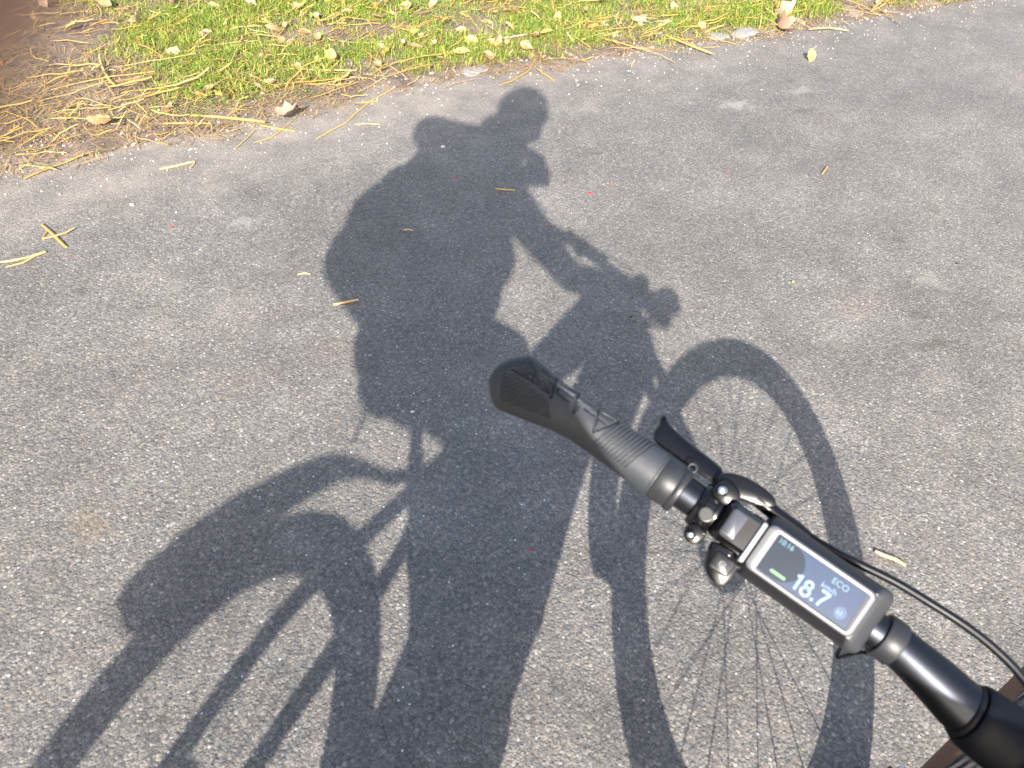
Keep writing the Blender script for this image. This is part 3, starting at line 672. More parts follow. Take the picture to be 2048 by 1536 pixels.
# lock ring of the grip
mb = MB(); mb.loft([bar_ring(s, r, 48) for s, r in ((119.2, 13), (119.3, 15.6), (120, 15.9), (129, 15.9), (130, 15.5), (131.5, 15.5), (132.2, 16.2), (134, 16.6), (136, 16.2), (136.8, 15), (136.9, 11.5))])
ring = mb.obj('lock_ring', COLR, grip)
mb = MB(); mb.torus(B(133.5, axw(133) + 15.5, 9), U, WW, .0026, .0009, 20, 8); mb.obj('lock_screw_eye', COLR, ring if False else grip)
g2 = mirror_copy(grip, 'grip', bike); mirror_copy(ring, 'lock_ring', g2)

def prism(P2, v0, v1, ch, frame=B, tilt=None):
    """outline in bar coordinates (mm) given depth v0..v1 with chamfered rims"""
    P = [np.array(p, float) for p in P2]; n = len(P)
    area = sum(P[i][0] * P[(i + 1) % n][1] - P[(i + 1) % n][0] * P[i][1] for i in range(n))
    if area < 0: P = P[::-1]
    def inset(d):
        out = []
        for i in range(n):
            a = P[i] - P[i - 1]; b = P[(i + 1) % n] - P[i]; a /= np.linalg.norm(a) + 1e-9; b /= np.linalg.norm(b) + 1e-9
            na = np.array([-a[1], a[0]]); nb = np.array([-b[1], b[0]]); m_ = na + nb; m_ /= np.linalg.norm(m_) + 1e-9
            out.append(P[i] + m_ * d / max(.5, m_ @ na))
        return out
    rings = []
    for v, d in ((v0, ch), (v0 + ch * .3, ch * .3), (v0 + ch, 0), (v1 - ch, 0), (v1 - ch * .3, ch * .3), (v1, ch)):
        rings.append([frame(p[0], p[1], v + (tilt(p[0], p[1]) if tilt else 0)) for p in inset(d)])
    return rings
def smooth2(P, it=2):
    P = [np.array(p, float) for p in P]
    for _ in range(it):
        Q = []
        for i in range(len(P)):
            a, b = P[i], P[(i + 1) % len(P)]; Q += [a * .75 + b * .25, a * .25 + b * .75]
        P = Q
    return P
def rrect(s0, s1, w0, w1, r, n=6):
    P = []
    for cx, cy, a0 in ((s1 - r, w1 - r, 0), (s0 + r, w1 - r, 90), (s0 + r, w0 + r, 180), (s1 - r, w0 + r, 270)):
        for k in range(n + 1):
            a = math.radians(a0 + 90 * k / n); P.append((cx + r * math.cos(a), cy + r * math.sin(a)))
    return P
# brake lever: blade, cylinder body, band clamp with two bolts
lever = empty('brake_lever', (0, 0, 0), bike)
blade = smooth2([(98.5, 45), (101.5, 45.5), (104, 42.5), (112, 40.5), (126, 38.8), (140, 38), (152, 36.5), (152, 26), (140, 25.2), (128, 25.8), (118, 26.2), (109, 26.0), (103.5, 27.0), (100.3, 31.5), (101, 37), (99, 40)], 1)
mb = MB(); mb.loft(prism(blade, -12, -2, 2.4, tilt=lambda s, w: -.25 * (s - 150) * -.25 + (w - 34) * -.35)); mb.obj('lever_blade', GLS, lever)
body = smooth2([(147, 29), (152, 36), (162, 40), (174, 41), (184, 40), (188, 36), (186, 31), (178, 28.5), (168, 26), (158, 22), (150, 22)], 1)
mb = MB(); mb.loft(prism(body, -9, 5, 2.0)); mb.obj('brake_cylinder', GLS, lever)
mb = MB(); mb.tube([B(176, 33, 0), B(190, 31.5, 0), B(206, 31.5, -1), B(214, 31.6, -2)], [.0052, .0050, .0045, .0032], 20); mb.obj('hose_sleeve', GLS, lever)
mb = MB(); mb.loft([bar_ring(s, r, 40) for s, r in ((147.6, 11.5), (147.8, 13.8), (149, 14.8), (151.5, 15.1), (152.5, 14.0), (158.5, 14.0), (159.5, 14.8), (161.5, 14.6), (162.4, 13.5), (162.5, 11.5))]); mb.obj('band_clamp', GLS, lever)
mb = MB(); mb.loft(prism(smooth2([(150, 18), (150, 27), (156, 32), (166, 30), (168, 22), (163, 17)], 1), 0, 13, 2)); mb.obj('clamp_boss', GLS, lever)
mb = MB(); mb.loft(prism(smooth2([(152, -2), (150.5, -9), (154, -14), (161, -14), (164, -8), (163, -1)], 1), -6, 7, 2)); mb.obj('clamp_boss', GLS, lever)
def bolt(s, w, v, r=3.4, name='bolt'):
    mb = MB(); R_ = []
    for dv, k in ((-4, 1.0), (-.5, 1.0), (.6, .9), (1.4, .62), (1.7, .5)):
        R_.append([B(s + r * k * math.cos(a * math.pi / 10), w + r * k * math.sin(a * math.pi / 10), v + dv) for a in range(20)])
    R_.append([B(s + r * .42 * math.cos(a * math.pi / 10), w + r * .42 * math.sin(a * math.pi / 10), v + .3) for a in range(20)])
    mb.loft(R_); return mb.obj(name, CHR, lever)
bolt(156, 23.5, 15.2); bolt(156, -9.6, 9.2, 2.9)
mb = MB(); R_ = []
for dv, r in ((0, 5.0), (1.2, 5.0), (1.5, 4.6), (1.5, 3.9), (1.0, 3.7)): R_.append([B(155.6 + r * math.cos(a * math.pi / 14), 6.5 + r * math.sin(a * math.pi / 14), 14 + dv) for a in range(28)])
mb.loft(R_); mb.obj('clamp_cap', MAT_, lever)
# hose running off to the right
P = [B(210, 31.4, -2), B(225, 32.2, -4), B(241, 33.9, -5), B(268, 38.2, -6), B(291, 39.6, -6), B(313, 40.2, -6), B(332, 39, -7), B(352, 35.2, -9), B(372, 28, -14), B(392, 18, -24), Vector((1.06, -.04, .88)), Vector((1.035, -.035, .85))]
def spline(P, n=6):
    P = [Vector(p) for p in P]; Q = []
    for i in range(len(P) - 1):
        p0 = P[max(i - 1, 0)]; p1 = P[i]; p2 = P[i + 1]; p3 = P[min(i + 2, len(P) - 1)]
        for k in range(n):
            t = k / n; Q.append(.5 * ((2 * p1) + (p2 - p0) * t + (2 * p0 - 5 * p1 + 4 * p2 - p3) * t * t + (3 * p1 - p0 - 3 * p2 + p3) * t ** 3))
    return Q + [P[-1]]
MB().tube(spline(P), .0027, 14).obj('brake_hose', mat('hose_rubber', (.004, .005, .008), .42, spec=.3, var=.2), bike)
lv2 = empty('brake_lever', (0, 0, 0), bike)
for o in list(lever.children): mirror_copy(o, o.name.split('.')[0], lv2)
# display unit
disp = empty('display', (0, 0, 0), bike)
disp['label'] = 'slim grey display unit with a lit blue screen reading 18.7 km/h'
def loft_rr(L_): return [[B(s, w, v) for s, w in rrect(s0, s1, w0, w1, r)] for (v, s0, s1, w0, w1, r) in L_]
mb = MB(); mb.loft(loft_rr([(2, 189, 268, -9, 27, 5), (5, 187.5, 270.5, -12, 30, 6), (9, 187.5, 271, -12.5, 31, 6), (15, 187.6, 268, -11, 30, 6), (20, 188, 263, -8.4, 27.6, 5.5), (23.2, 188.8, 258.8, -5.9, 24.6, 4.6)])); mb.obj('display_shell', GRY, disp)
mb = MB(); mb.loft(loft_rr([(3, 256.5, 270.9, -12.3, 30.3, 6), (9, 256.5, 271.3, -12.8, 31.3, 6), (15, 256.5, 268.3, -11.3, 30.3, 6), (20, 256.5, 263.3, -8.7, 27.9, 3.2), (22.8, 256.5, 259.6, -6.3, 25.0, 1.5)])); mb.obj('end_cap', mat('grey_end_cap', (.055, .058, .066), .4, var=.05, metal=.2), disp)
mb = MB(); mb.loft(loft_rr([(23, 188.7, 258.9, -6.0, 24.7, 4.6), (24.2, 189.2, 258.4, -5.6, 24.3, 4.4), (25.0, 191.0, 257.4, -5.0, 23.7, 3.8), (25.2, 193.4, 256.4, -4.3, 23.0, 2.8), (24.8, 195.0, 254.8, -3.3, 22.0, 1.4), (23.6, 195.7, 253.6, -2.6, 21.4, .8)]), cap1=False); mb.obj('bezel', RIMM, disp)
SCR = bpy.data.materials.new('screen_glass'); SCR.use_nodes = True; nt = SCR.node_tree; b = nt.nodes['Principled BSDF']
tc = N(nt, 'ShaderNodeTexCoord'); sx = N(nt, 'ShaderNodeSeparateXYZ'); nt.links.new(tc.outputs['Generated'], sx.inputs[0])
def srf(name, col, em, rough=.15):
    mt = bpy.data.materials.new(name); mt.use_nodes = True; b = mt.node_tree.nodes['Principled BSDF']; nt = mt.node_tree
    tc = N(nt, 'ShaderNodeTexCoord'); nz = N(nt, 'ShaderNodeTexNoise'); nz.inputs['Scale'].default_value = 120; nt.links.new(tc.outputs['Object'], nz.inputs['Vector'])
    mx = N(nt, 'ShaderNodeMix', data_type='RGBA'); mx.inputs[6].default_value = (*[c * .85 for c in col], 1); mx.inputs[7].default_value = (*[min(1, c * 1.15) for c in col], 1); nt.links.new(nz.outputs[0], mx.inputs[0]); nt.links.new(mx.outputs[2], b.inputs['Base Color'])
    b.inputs['Roughness'].default_value = rough; b.inputs['Emission Color'].default_value = (*col, 1); b.inputs['Emission Strength'].default_value = em; return mt
SCR = srf('screen_glass', (.020, .038, .082), .20, .16)
SCRD = srf('screen_dark', (.007, .016, .030), .2, .12)
TXT = srf('screen_text', (.07, .15, .29), .42, .4); TXG = srf('screen_green', (.04, .16, .05), .28, .4); TXD = srf('screen_dim', (.05, .14, .19), .35, .4); TXE = srf('screen_teal', (.05, .16, .20), .3, .4)
mb = MB(); mb.loft(loft_rr([(20, 195.6, 253.6, -2.6, 21.4, .8), (23.7, 195.6, 253.6, -2.6, 21.4, .8)])); scr = mb.obj('screen', SCR, disp, smooth=False)
mb = MB(); cx, cy, R0 = 206, 9.5, 11.9; pl = []
for k in range(41):
    a = -math.pi / 2 + math.pi * k / 40; s = cx + R0 * 1.05 * math.cos(a); w = cy + R0 * math.sin(a); pl.append((min(s, 253), max(-2.5, min(21.3, w))))
pl = [(195.7, -2.4)] + pl + [(195.7, 21.3)]
mb.loft([[B(s, w, v) for s, w in pl] for v in (23.5, 23.78)]); mb.obj('gauge_disc', SCRD, disp, smooth=False)
mb = MB(); mb.loft([[B(s, w, v) for s, w in rrect(202.5, 212.5, .2, 2.1, .9)] for v in (23.6, 23.86)]); mb.obj('gauge_bar', TXG, disp, smooth=False)
def text(body, s, w, size, mt, name, space=1.0, v=23.84, bold=0):
    cu = bpy.data.curves.new(name, 'FONT'); cu.body = body; cu.size = size; cu.extrude = .0; cu.offset = bold; cu.space_character = space
    o = bpy.data.objects.new(name, cu); COL.objects.link(o); dg = bpy.context.evaluated_depsgraph_get(); me = bpy.data.meshes.new_from_object(o.evaluated_get(dg)); bpy.data.objects.remove(o)
    bm = bmesh.new(); bm.from_mesh(me); r = bmesh.ops.extrude_face_region(bm, geom=bm.faces[:]); 
    for e in r['geom']:
        if isinstance(e, bmesh.types.BMVert): e.co.z += .08
    for v_ in bm.verts: p = v_.co.copy(); v_.co = B(s + p.x, w + p.y, v + p.z)
    bm.to_mesh(me); bm.free(); me.materials.clear(); me.materials.append(mt)
    o = bpy.data.objects.new(name, me); COL.objects.link(o); o.parent = disp; return o
def strokes(L_, mt, name, wd=.85, v=23.84):
    mb = MB()
    for pl in L_:
        P_ = [np.array(p, float) for p in pl]; n_ = len(P_); ringL = []; ringR = []
        for i, p in enumerate(P_):
            t = P_[min(i + 1, n_ - 1)] - P_[max(i - 1, 0)]; t = t / np.linalg.norm(t); nn = np.array([-t[1], t[0]]) * wd
            ringL.append(p + nn); ringR.append(p - nn)
        for i in range(n_ - 1):
            q4 = [ringL[i], ringL[i + 1], ringR[i + 1], ringR[i]]
            V = [B(x, y, v) for x, y in q4] + [B(x, y, v + .1) for x, y in q4]
            mb.add(V, [(0, 1, 2, 3), (7, 6, 5, 4), (0, 4, 5, 1), (1, 5, 6, 2), (2, 6, 7, 3), (3, 7, 4, 0)])
    return mb.obj(name, mt, disp, smooth=False)
def arc(cx, cy, rx, ry, a0, a1, n_=18): return [(cx + rx * math.cos(math.radians(a0 + (a1 - a0) * i / n_)), cy + ry * math.sin(math.radians(a0 + (a1 - a0) * i / n_))) for i in range(n_ + 1)]
strokes([[(217.0, 7.2), (219.2, 8.6)], [(219.2, 9.4), (219.2, -.4)]], TXT, 'digit')
strokes([arc(225, 6.6, 2.0, 2.0, 0, 360), arc(225, 2.1, 2.5, 2.4, 0, 360)], TXT, 'digit')
strokes([[(229.3, .5), (231.0, .5)]], TXT, 'decimal_point')
strokes([[(232.2, 8.6), (238.0, 8.6)], [(237.6, 8.6), (236.0, 5.6), (234.6, 2.4), (234.1, -.4)]], TXT, 'digit')
text('km/h', 230, 10.0, 4.8, TXT, 'unit_reading', bold=.0)
text('ECO', 233.5, 15.3, 5.2, TXE, 'mode_reading', bold=0)
text('10:16', 197.2, 17.2, 4.4, TXD, 'clock_reading', bold=0)
mb = MB(); mb.loft([[B(247 + 3.6 * math.cos(a * math.pi / 12), 3.6 + 3.6 * math.sin(a * math.pi / 12), v) for a in range(24)] for v in (23.6, 23.82)]); mb.obj('icon_disc', srf('icon_blue', (.03, .058, .13), .25, .2), disp, smooth=False)
text('k2', 244.9, 2.4, 3.4, TXT, 'icon_mark', v=23.9)
# glossy mount between the clamp and the display, pale strip, button pod, charging tab
mb = MB(); mb.loft(loft_rr([(4, 163, 187, -3, 24, 3), (14, 163, 187, -3, 24, 3), (19, 165, 187, -1.5, 22, 3), (21.5, 167, 186.8, 1, 20, 2.5)])); mb.obj('display_mount', GLS, disp)
mb = MB(); mb.loft(loft_rr([(21, 167.5, 176.5, 2.5, 19.5, 1.2), (21.9, 167.8, 176.2, 2.8, 19.2, 1.2), (22.1, 168.3, 175.7, 3.3, 18.7, 1)])); mb.obj('mount_sheen', mat('sky_sheen', (.05, .056, .075), .3, var=.1), disp)  # sky reflection on the mount's left half, put in as a lighter slate colour
mb = MB(); mb.loft(loft_rr([(18, 184.4, 188.2, -6, 23, 1.2), (22.6, 184.6, 188, -5.6, 22.6, 1.2), (23.4, 185.2, 187.6, -5, 22, .9)])); mb.obj('mount_strip', RIMM, disp)
mb = MB(); mb.loft(prism(smooth2([(168, -3), (189, -3), (190, -12), (190.5, -20), (187, -25.5), (180, -25), (173, -21), (169, -12)], 1), 1, 13, 2.2)); mb.obj('button_pod', GLS, disp)
mb = MB(); mb.loft(loft_rr([(12.5, 173, 187, -19, -7, 2), (14.2, 173.4, 186.6, -18.6, -7.4, 2), (14.8, 174.5, 185.5, -17.5, -8.5, 1.6)])); mb.obj('button', MAT_, disp)
mb = MB(); mb.torus(B(180, -13, 14.9), U, WW, .0018, .00022, 20, 6); mb.tube([B(178.6, -13, 14.95), B(181.4, -13, 14.95)], .00025, 6); mb.obj('button_mark', RIMM, disp)
mb = MB(); mb.ball(B(180.5, -6.2, 12.4), .0013, 10); mb.ball(B(185.5, -8.8, 12.4), .0011, 10); mb.obj('pod_screw', CHR, disp)
MB().tube(spline([B(262, -10, 8), B(263.5, -16, 4), B(266, -19, 0), B(271, -14, -3), B(278, -8, -8), B(290, -4, -12), B(320, -8, -17), B(350, -12, -22)]), .0012, 8).obj('display_cable', MAT_, disp)

# wheels, frame, fork (mostly outside the frame; they throw the shadow)
RO = .362; ZR = .362; FXH = 1.26905; STE = .033
def wheel(xc, st, name):
    w = empty(name, (xc, 0, ZR), bike); w.rotation_euler = (0, 0, st)
    a1, a2 = (1, 0, 0), (0, 0, 1)
    mb = MB(); V = []; prof = []
    # tread: outer part of the tyre section with knobs, sidewall: the tan flanks
    def sect(angs, r=.0275): return [(RO - .0285 + r * 1.03 * math.cos(a), r * math.sin(a)) for a in angs]
    n = 180
    def sweep(sec, closed, knob=0):
        mb = MB(); k = len(sec); V = []; F = []
        for i in range(n):
            th = 2 * math.pi * i / n
            for j, (r, y) in enumerate(sec):
                rr = r + (knob if (i % 3 == (0 if j % 2 else 1)) else 0)
                V.append((math.cos(th) * rr, y, math.sin(th) * rr))
        for i in range(n):
            i2 = (i + 1) % n
            for j in range(k if closed else k - 1): F.append((i * k + j, i * k + (j + 1) % k, i2 * k + (j + 1) % k, i2 * k + j))
        return mb.add(V, F)
    sweep(sect(np.radians(np.linspace(-30, 30, 11))) + [(RO - .021, .021), (RO - .021, -.021)], True, .0015).obj('tread', TYR, w, smooth=False)
    for sg in (1, -1):
        sweep(sect(np.radians(np.linspace(28 * sg, 158 * sg, 14)), .0275) + [(RO - .05, .010 * sg), (RO - .02, .018 * sg)], True).obj('sidewall', TAN, w)
    sweep([(RO - .056, -.015), (RO - .052, .0), (RO - .056, .015), (RO - .066, .0145), (RO - .080, .009), (RO - .083, 0), (RO - .080, -.009), (RO - .066, -.0145)], True).obj('rim', MAT_, w)
    mb = MB(); mb.tube([(0, -.06, 0), (0, -.03, 0), (0, -.028, 0), (0, .028, 0), (0, .03, 0), (0, .06, 0)], [.012, .012, .028, .028, .012, .012], 24); mb.obj('hub', MAT_, w)
    for k in range(28):
        a = 2 * math.pi * k / 28; sd = 1 if k % 2 else -1; t = (1 if k % 4 < 2 else -1) * .9
        p0 = Vector((.026 * math.cos(a + t), sd * .028, .026 * math.sin(a + t))); p1 = Vector(((RO - .078) * math.cos(a), 0, (RO - .078) * math.sin(a)))
        MB().tube([p0, p1], .0012, 6).obj('spoke', STL, w)
    mb = MB(); V = []; nn = 60
    for yy in (.043, .045):
        for rr in (.062, .082):
            for i in range(nn): a = 2 * math.pi * i / nn; V.append((math.cos(a) * rr, yy, math.sin(a) * (rr)))
    F = []
    for i in range(nn):
        j = (i + 1) % nn; F += [(i, j, nn + j, nn + i), (2 * nn + i, 3 * nn + i, 3 * nn + j, 2 * nn + j), (i, 2 * nn + i, 2 * nn + j, j), (nn + i, nn + j, 3 * nn + j, 3 * nn + i)]
    mb.add(V, F)
    for k in range(6):
        a = math.pi / 3 * k; mb.tube([(.02 * math.cos(a), .044, .02 * math.sin(a)), (.065 * math.cos(a + .5), .044, .065 * math.sin(a + .5))], .003, 6)
    mb.obj('brake_disc', STL, w); return w
wf = wheel(FXH, STE, 'front_wheel'); wr = wheel(0, 0, 'rear_wheel')
mb = MB(); mb.tube([(0, -.07, ZR), (0, -.045, ZR)], [.035, .055], 24); mb.obj('cassette', STL, bike)
def P(*a): return Vector(a)
AX = P(1.21, 0, .362); AD = P(-.404, 0, 1).normalized()
def ax(z, y=0, f=0): return P(AX.x - (z - .362) * .404 + f, y, z)
mb = MB(); mb.tube([ax(.77, -.022), ax(.90, -.030)], .024, 24); mb.obj('head_tube', PNT, bike)
mb = MB(); mb.tube([ax(.90, -.03), ax(.93, -.032), P(.998, -.03, .935), B(388, -2.5, 0)], [.019, .019, .019, .017], 20); mb.obj('stem', MAT_, bike)
fork = empty('fork', (0, 0, 0), bike)
mb = MB(); mb.tube([ax(.735, -.062), ax(.745, -.03), ax(.745, .0), ax(.735, .034)], [.014, .020, .020, .014], 16); mb.obj('fork_crown', MAT_, fork)
for sy in (1, -1):
    MB().tube([ax(.735, .044 * sy - .012, -.004), ax(.58, .055 * sy, -.002)], .0145, 20).obj('stanchion', MAT_, fork)
    MB().tube([ax(.60, .056 * sy, .0), ax(.42, .060 * sy, .012), P(FXH - .02, .062 * sy, ZR + .01), P(FXH, .062 * sy, ZR - .01)], [.017, .020, .018, .016], 20).obj('fork_leg', MAT_, fork)
mb = MB(); mb.tube([P(FXH - .075, .058, .43), P(FXH - .045, .058, .475)], .014, 12); mb.obj('caliper', MAT_, fork)
# front mudguard: a short strip behind the crown and a front piece over the tyre
def strip(path, w, th=.0022, crown=.008, nseg=6):
    path = spline(path, 5); V = []; F = []; n = nseg + 1
    for i, p in enumerate(path):
        t = (path[min(i + 1, len(path) - 1)] - path[max(i - 1, 0)]).normalized(); nr = t.cross(Vector((0, 1, 0))).normalized()
        if nr.z < 0 and abs(nr.z) > .3: nr = -nr
        ww = w(i / (len(path) - 1)) if callable(w) else w
        for side in (0, 1):
            for k in range(n):
                f = k / nseg * 2 - 1; V.append(p + Vector((0, f * ww / 2, 0)) + nr * (crown * (1 - f * f) - crown * .5 - side * th))
    m_ = 2 * n
    for i in range(len(path) - 1):
        a = i * m_; b_ = a + m_
        for k in range(n - 1): F += [(a + k, a + k + 1, b_ + k + 1, b_ + k), (a + n + k, b_ + n + k, b_ + n + k + 1, a + n + k + 1)]
        F += [(a, b_, b_ + n, a + n), (a + n - 1, a + m_ - 1, b_ + m_ - 1, b_ + n - 1)]
    F += [tuple(range(n)) + tuple(range(m_ - 1, n - 1, -1))]
    e = (len(path) - 1) * m_; F += [tuple(e + k for k in list(range(n)) + list(range(m_ - 1, n - 1, -1)))]
    return MB().add(V, F)
strip([P(1.055, 0, .738), P(1.02, 0, .73), P(.985, 0, .70), P(.934, 0, .64), P(.903, 0, .56), P(.892, 0, .48), P(.898, 0, .42), P(.910, 0, .395)], .10).obj('front_mudguard', GLS, bike)
# frame
fr = empty('frame', (0, 0, 0), bike)
BB = P(.50, 0, .30); STT = P(.325, 0, .74)
MB().tube(spline([ax(.80, -.026, -.01), P(.90, 0, .745), P(.78, 0, .62), P(.68, 0, .46), P(.60, 0, .36)]), [.030, .034, .040, .045, .048] + [.052] * 20, 20, sq=(.85, 1.1)).obj('down_tube', PNT, fr)
MB().tube([ax(.875, -.022, -.01), P(.74, 0, .80), P(.34, 0, .68)], [.028, .026, .022], 20).obj('top_tube', PNT, fr)
V = []
for yy in (-.024, .024):
    V += [P(.60, yy, .80), P(.66, yy, .85), P(.74, yy, .893), P(.86, yy, .955), P(.93, yy, .96), P(.965, yy, .90), P(.93, yy, .85)]
mb = MB(); mb.add(V, [tuple(range(7)), tuple(range(13, 6, -1))] + [(i, (i + 1) % 7, 7 + (i + 1) % 7, 7 + i) for i in range(7)]); mb.obj('shadow_wedge', mat('wedge_black', (.02, .02, .022), .7, bump=.3), bike)  # unseen wedge on the top tube, added to fill out the frame's shadow
MB().tube([BB, STT], .019, 20).obj('seat_tube', PNT, fr)
mb = MB(); mb.tube([P(.52, -.055, .30), P(.52, .055, .30)], [.085, .085], 28); mb.tube([P(.58, -.045, .345), P(.58, .045, .345)], .06, 24); mb.obj('motor', MAT_, fr)
for sy in (1, -1):
    MB().tube(spline([P(.37, .015 * sy, .675), P(.29, .055 * sy, .61), P(.15, .078 * sy, .53), P(0, .078 * sy, .40)], 4), .0155, 12).obj('seat_stay', PNT, fr)
    MB().tube([P(.48, .05 * sy, .30), P(.2, .072 * sy, .315), P(0, .078 * sy, .362)], .012, 12).obj('chain_stay', PNT, fr)
    MB().tube([P(0, .078 * sy, .40), P(0, .078 * sy, .35)], .018, 12).obj('dropout', PNT, fr)
MB().tube([STT, P(.285, 0, .85)], .0145, 16).obj('seatpost', MAT_, bike)
mb = MB(); rings = []
for t in np.linspace(0, 1, 15):
    x = .12 + t * .27; hw = float(np.interp(t, [0, .08, .3, .6, 1], [.05, .078, .07, .028, .018])); hz = float(np.interp(t, [0, .1, .5, 1], [.014, .028, .024, .014])); z = .905 - .015 * math.sin(t * 3.14)
    rings.append([P(x, hw * math.cos(a), z - .01 + hz * math.sin(a)) for a in np.linspace(0, 2 * math.pi, 24, endpoint=False)])
mb.loft(rings); sad = mb.obj('saddle', mat('saddle_vinyl', (.02, .02, .022), .55), bike)
for sy in (1, -1): MB().tube(spline([P(.16, .022 * sy, .885), P(.21, .022 * sy, .86), P(.30, .022 * sy, .855), P(.36, .015 * sy, .885)], 4), .0035, 8).obj('saddle_rail', STL, sad)
strip([P(.31, 0, .715), P(.25, 0, .73), P(.17, 0, .765), P(.08, 0, .785), P(-.06, 0, .772), P(-.18, 0, .745), P(-.25, 0, .712), P(-.298, 0, .680)], lambda t: .04 + .085 * min(1, t * 1.6) - .05 * max(0, (t - .9) / .1) ** 2).obj('rear_mudguard', GLS, bike)
crank = empty('crankset', (0, 0, 0), bike)
for sy, dx in ((1, 1), (-1, -1)):
    MB().tube([P(BB.x + .0, .075 * sy, .30), P(BB.x + .17 * dx, .085 * sy, .30)], [.016, .012], 12).obj('crank_arm', MAT_, crank)
    mb = MB(); c = P(BB.x + .17 * dx, .135 * sy, .30); V = [c + P(a * .05, b_ * .045, d * .009) for a in (-1, 1) for b_ in (-1, 1) for d in (-1, 1)]
    mb.add(V, [(0, 1, 3, 2), (4, 6, 7, 5), (0, 4, 5, 1), (2, 3, 7, 6), (0, 2, 6, 4), (1, 5, 7, 3)]); mb.obj('pedal', MAT_, crank, smooth=False)
mb = MB(); mb.torus(P(BB.x, -.06, .30), (1, 0, 0), (0, 0, 1), .08, .006, 40, 6); mb.obj('chainring', STL, crank)
mb = MB(); mb.ball(P(1.005, -.07, .985), (.027, .027, .020), 16); mb.tube([P(1.0, -.06, .955), P(1.005, -.07, .985)], .010, 10); mb.obj('shadow_lump', MAT_, bike)  # unseen lump above the stem, added to thicken the handlebar shadow
mb = MB(); mb.loft([[P(x, y, z + .0) for x, y in ((1.02, -.20), (1.06, -.19), (1.075, -.13), (1.03, -.125))] for z in (.945, .985)]); mb.obj('shifter', MAT_, bike)
hl = empty('headlight', (0, 0, 0), bike)
mb = MB(); mb.tube([P(1.05, -.08, .925), P(1.07, -.08, .925), P(1.12, -.08, .918), P(1.135, -.08, .916)], [.020, .021, .017, .012], 20); mb.obj('lamp_body', MAT_, hl)
mb = MB(); mb.tube([P(1.1352, -.08, .916), P(1.138, -.08, .915)], [.010, .007], 20); mb.obj('lamp_lens', CHR, hl)
MB().tube([P(1.01, -.06, .95), P(1.04, -.075, .94), P(1.08, -.08, .925)], [.016, .014, .014], 10).obj('lamp_bracket', MAT_, hl)
for i, (x_, y_, z_, sb) in enumerate(((1.075, -.10, .985, 190), (1.09, -.07, .965, 215), (1.055, -.12, 1.0, 175), (1.06, -.15, .97, 165))):
    MB().tube(spline([mir(B(sb, 22, 0)), P(x_ - .03, y_ - .05, z_), P(x_, y_, z_ - .03), P(x_ - .02, -.045, z_ - .12), P(1.04, -.035, .84)], 6), .0034, 8).obj('gear_cable', MAT_, bike)

# ------------------------------------------------------------------ rider, backpack, phone (outside the frame; their shadow lies on the road)
def blobmesh(parts, voxel=.012, it=4):
    mb = MB()
    for p in parts:
        if p[0] == 'c':
            _, pts, rad = p; mb.tube(pts, rad, 14)
            for q, r in zip(pts, rad if hasattr(rad, '__len__') else [rad] * len(pts)): mb.ball(q, r, 14)
        else: mb.ball(p[1], p[2], 18)
    me = bpy.data.meshes.new('t'); me.from_pydata([tuple(v) for v in mb.V], [], mb.F)
    o = bpy.data.objects.new('t', me); COL.objects.link(o)
    r = o.modifiers.new('r', 'REMESH'); r.mode = 'VOXEL'; r.voxel_size = voxel
    s = o.modifiers.new('s', 'SMOOTH'); s.iterations = it; s.factor = .5
    dg = bpy.context.evaluated_depsgraph_get(); m2 = bpy.data.meshes.new_from_object(o.evaluated_get(dg)); bpy.data.objects.remove(o)
    m2.polygons.foreach_set('use_smooth', [True] * len(m2.polygons)); return m2
def blob(name, parts, mt, parent, voxel=.012, it=4):
    me = blobmesh(parts, voxel, it); me.name = name; me.materials.append(mt); o = bpy.data.objects.new(name, me); COL.objects.link(o); o.parent = parent; return o
SKIN = mat('skin', (.55, .30, .22), .5, var=.08, sub=.1)
person = empty('person', (.2, 0, 0)); person.location = (0, 0, 0); tag(person, 'helmeted cyclist in a dark jacket leaning forward, holding a phone up in the left hand', 'person')
shL, shR = P(.33, .20, 1.46), P(.36, -.19, 1.45)
elL, wrL = P(.365, .47, 1.47), P(.585, .17, 1.49)
elR, wrR = P(.555, -.28, 1.210), P(.80, -.30, 1.10)
hpL, hpR = P(.22, .10, 1.0), P(.22, -.10, .98)
knL, anL = P(.65, .12, .785), P(.57, .13, .41)
knR, anR = P(.57, -.12, .73), P(.31, -.13, .38)
head = P(.485, .0, 1.72)
RG = [mir(B(s, axw(s), 0)) for s in (30, 48, 66, 84)]
def fing(a, pts, r): return ('c', pts, r)
skin_parts = [('e', head, (.098, .078, .115)), ('e', head + P(.045, 0, -.075), (.05, .05, .05)), ('e', head + P(.103, 0, -.015), (.016, .013, .022)), ('e', head + P(0, .078, -.01), (.016, .010, .03)), ('e', head + P(0, -.078, -.01), (.016, .010, .03)),
    ('c', [head + P(-.02, 0, -.06), P(.43, 0, 1.52), P(.38, 0, 1.40)], [.055, .06, .08]),
    ('c', [shL, elL], [.045, .035]), ('c', [elL, wrL], [.035, .027]), ('c', [shR, elR], [.045, .035]), ('c', [elR, wrR], [.035, .027]),
    ('c', [P(.38, 0, 1.36), P(.24, 0, 1.02)], [.12, .12]), ('c', [P(.33, -.14, 1.42), P(.33, .14, 1.42)], [.05, .05]), ('c', [hpL, knL, anL], [.07, .05, .035]), ('c', [hpR, knR, anR], [.07, .05, .035]),
    ('c', [wrR, mir(B(57, 22, 16))], [.026, .024]), ('e', mir(B(57, 20, 20)), (.036, .036, .022))]
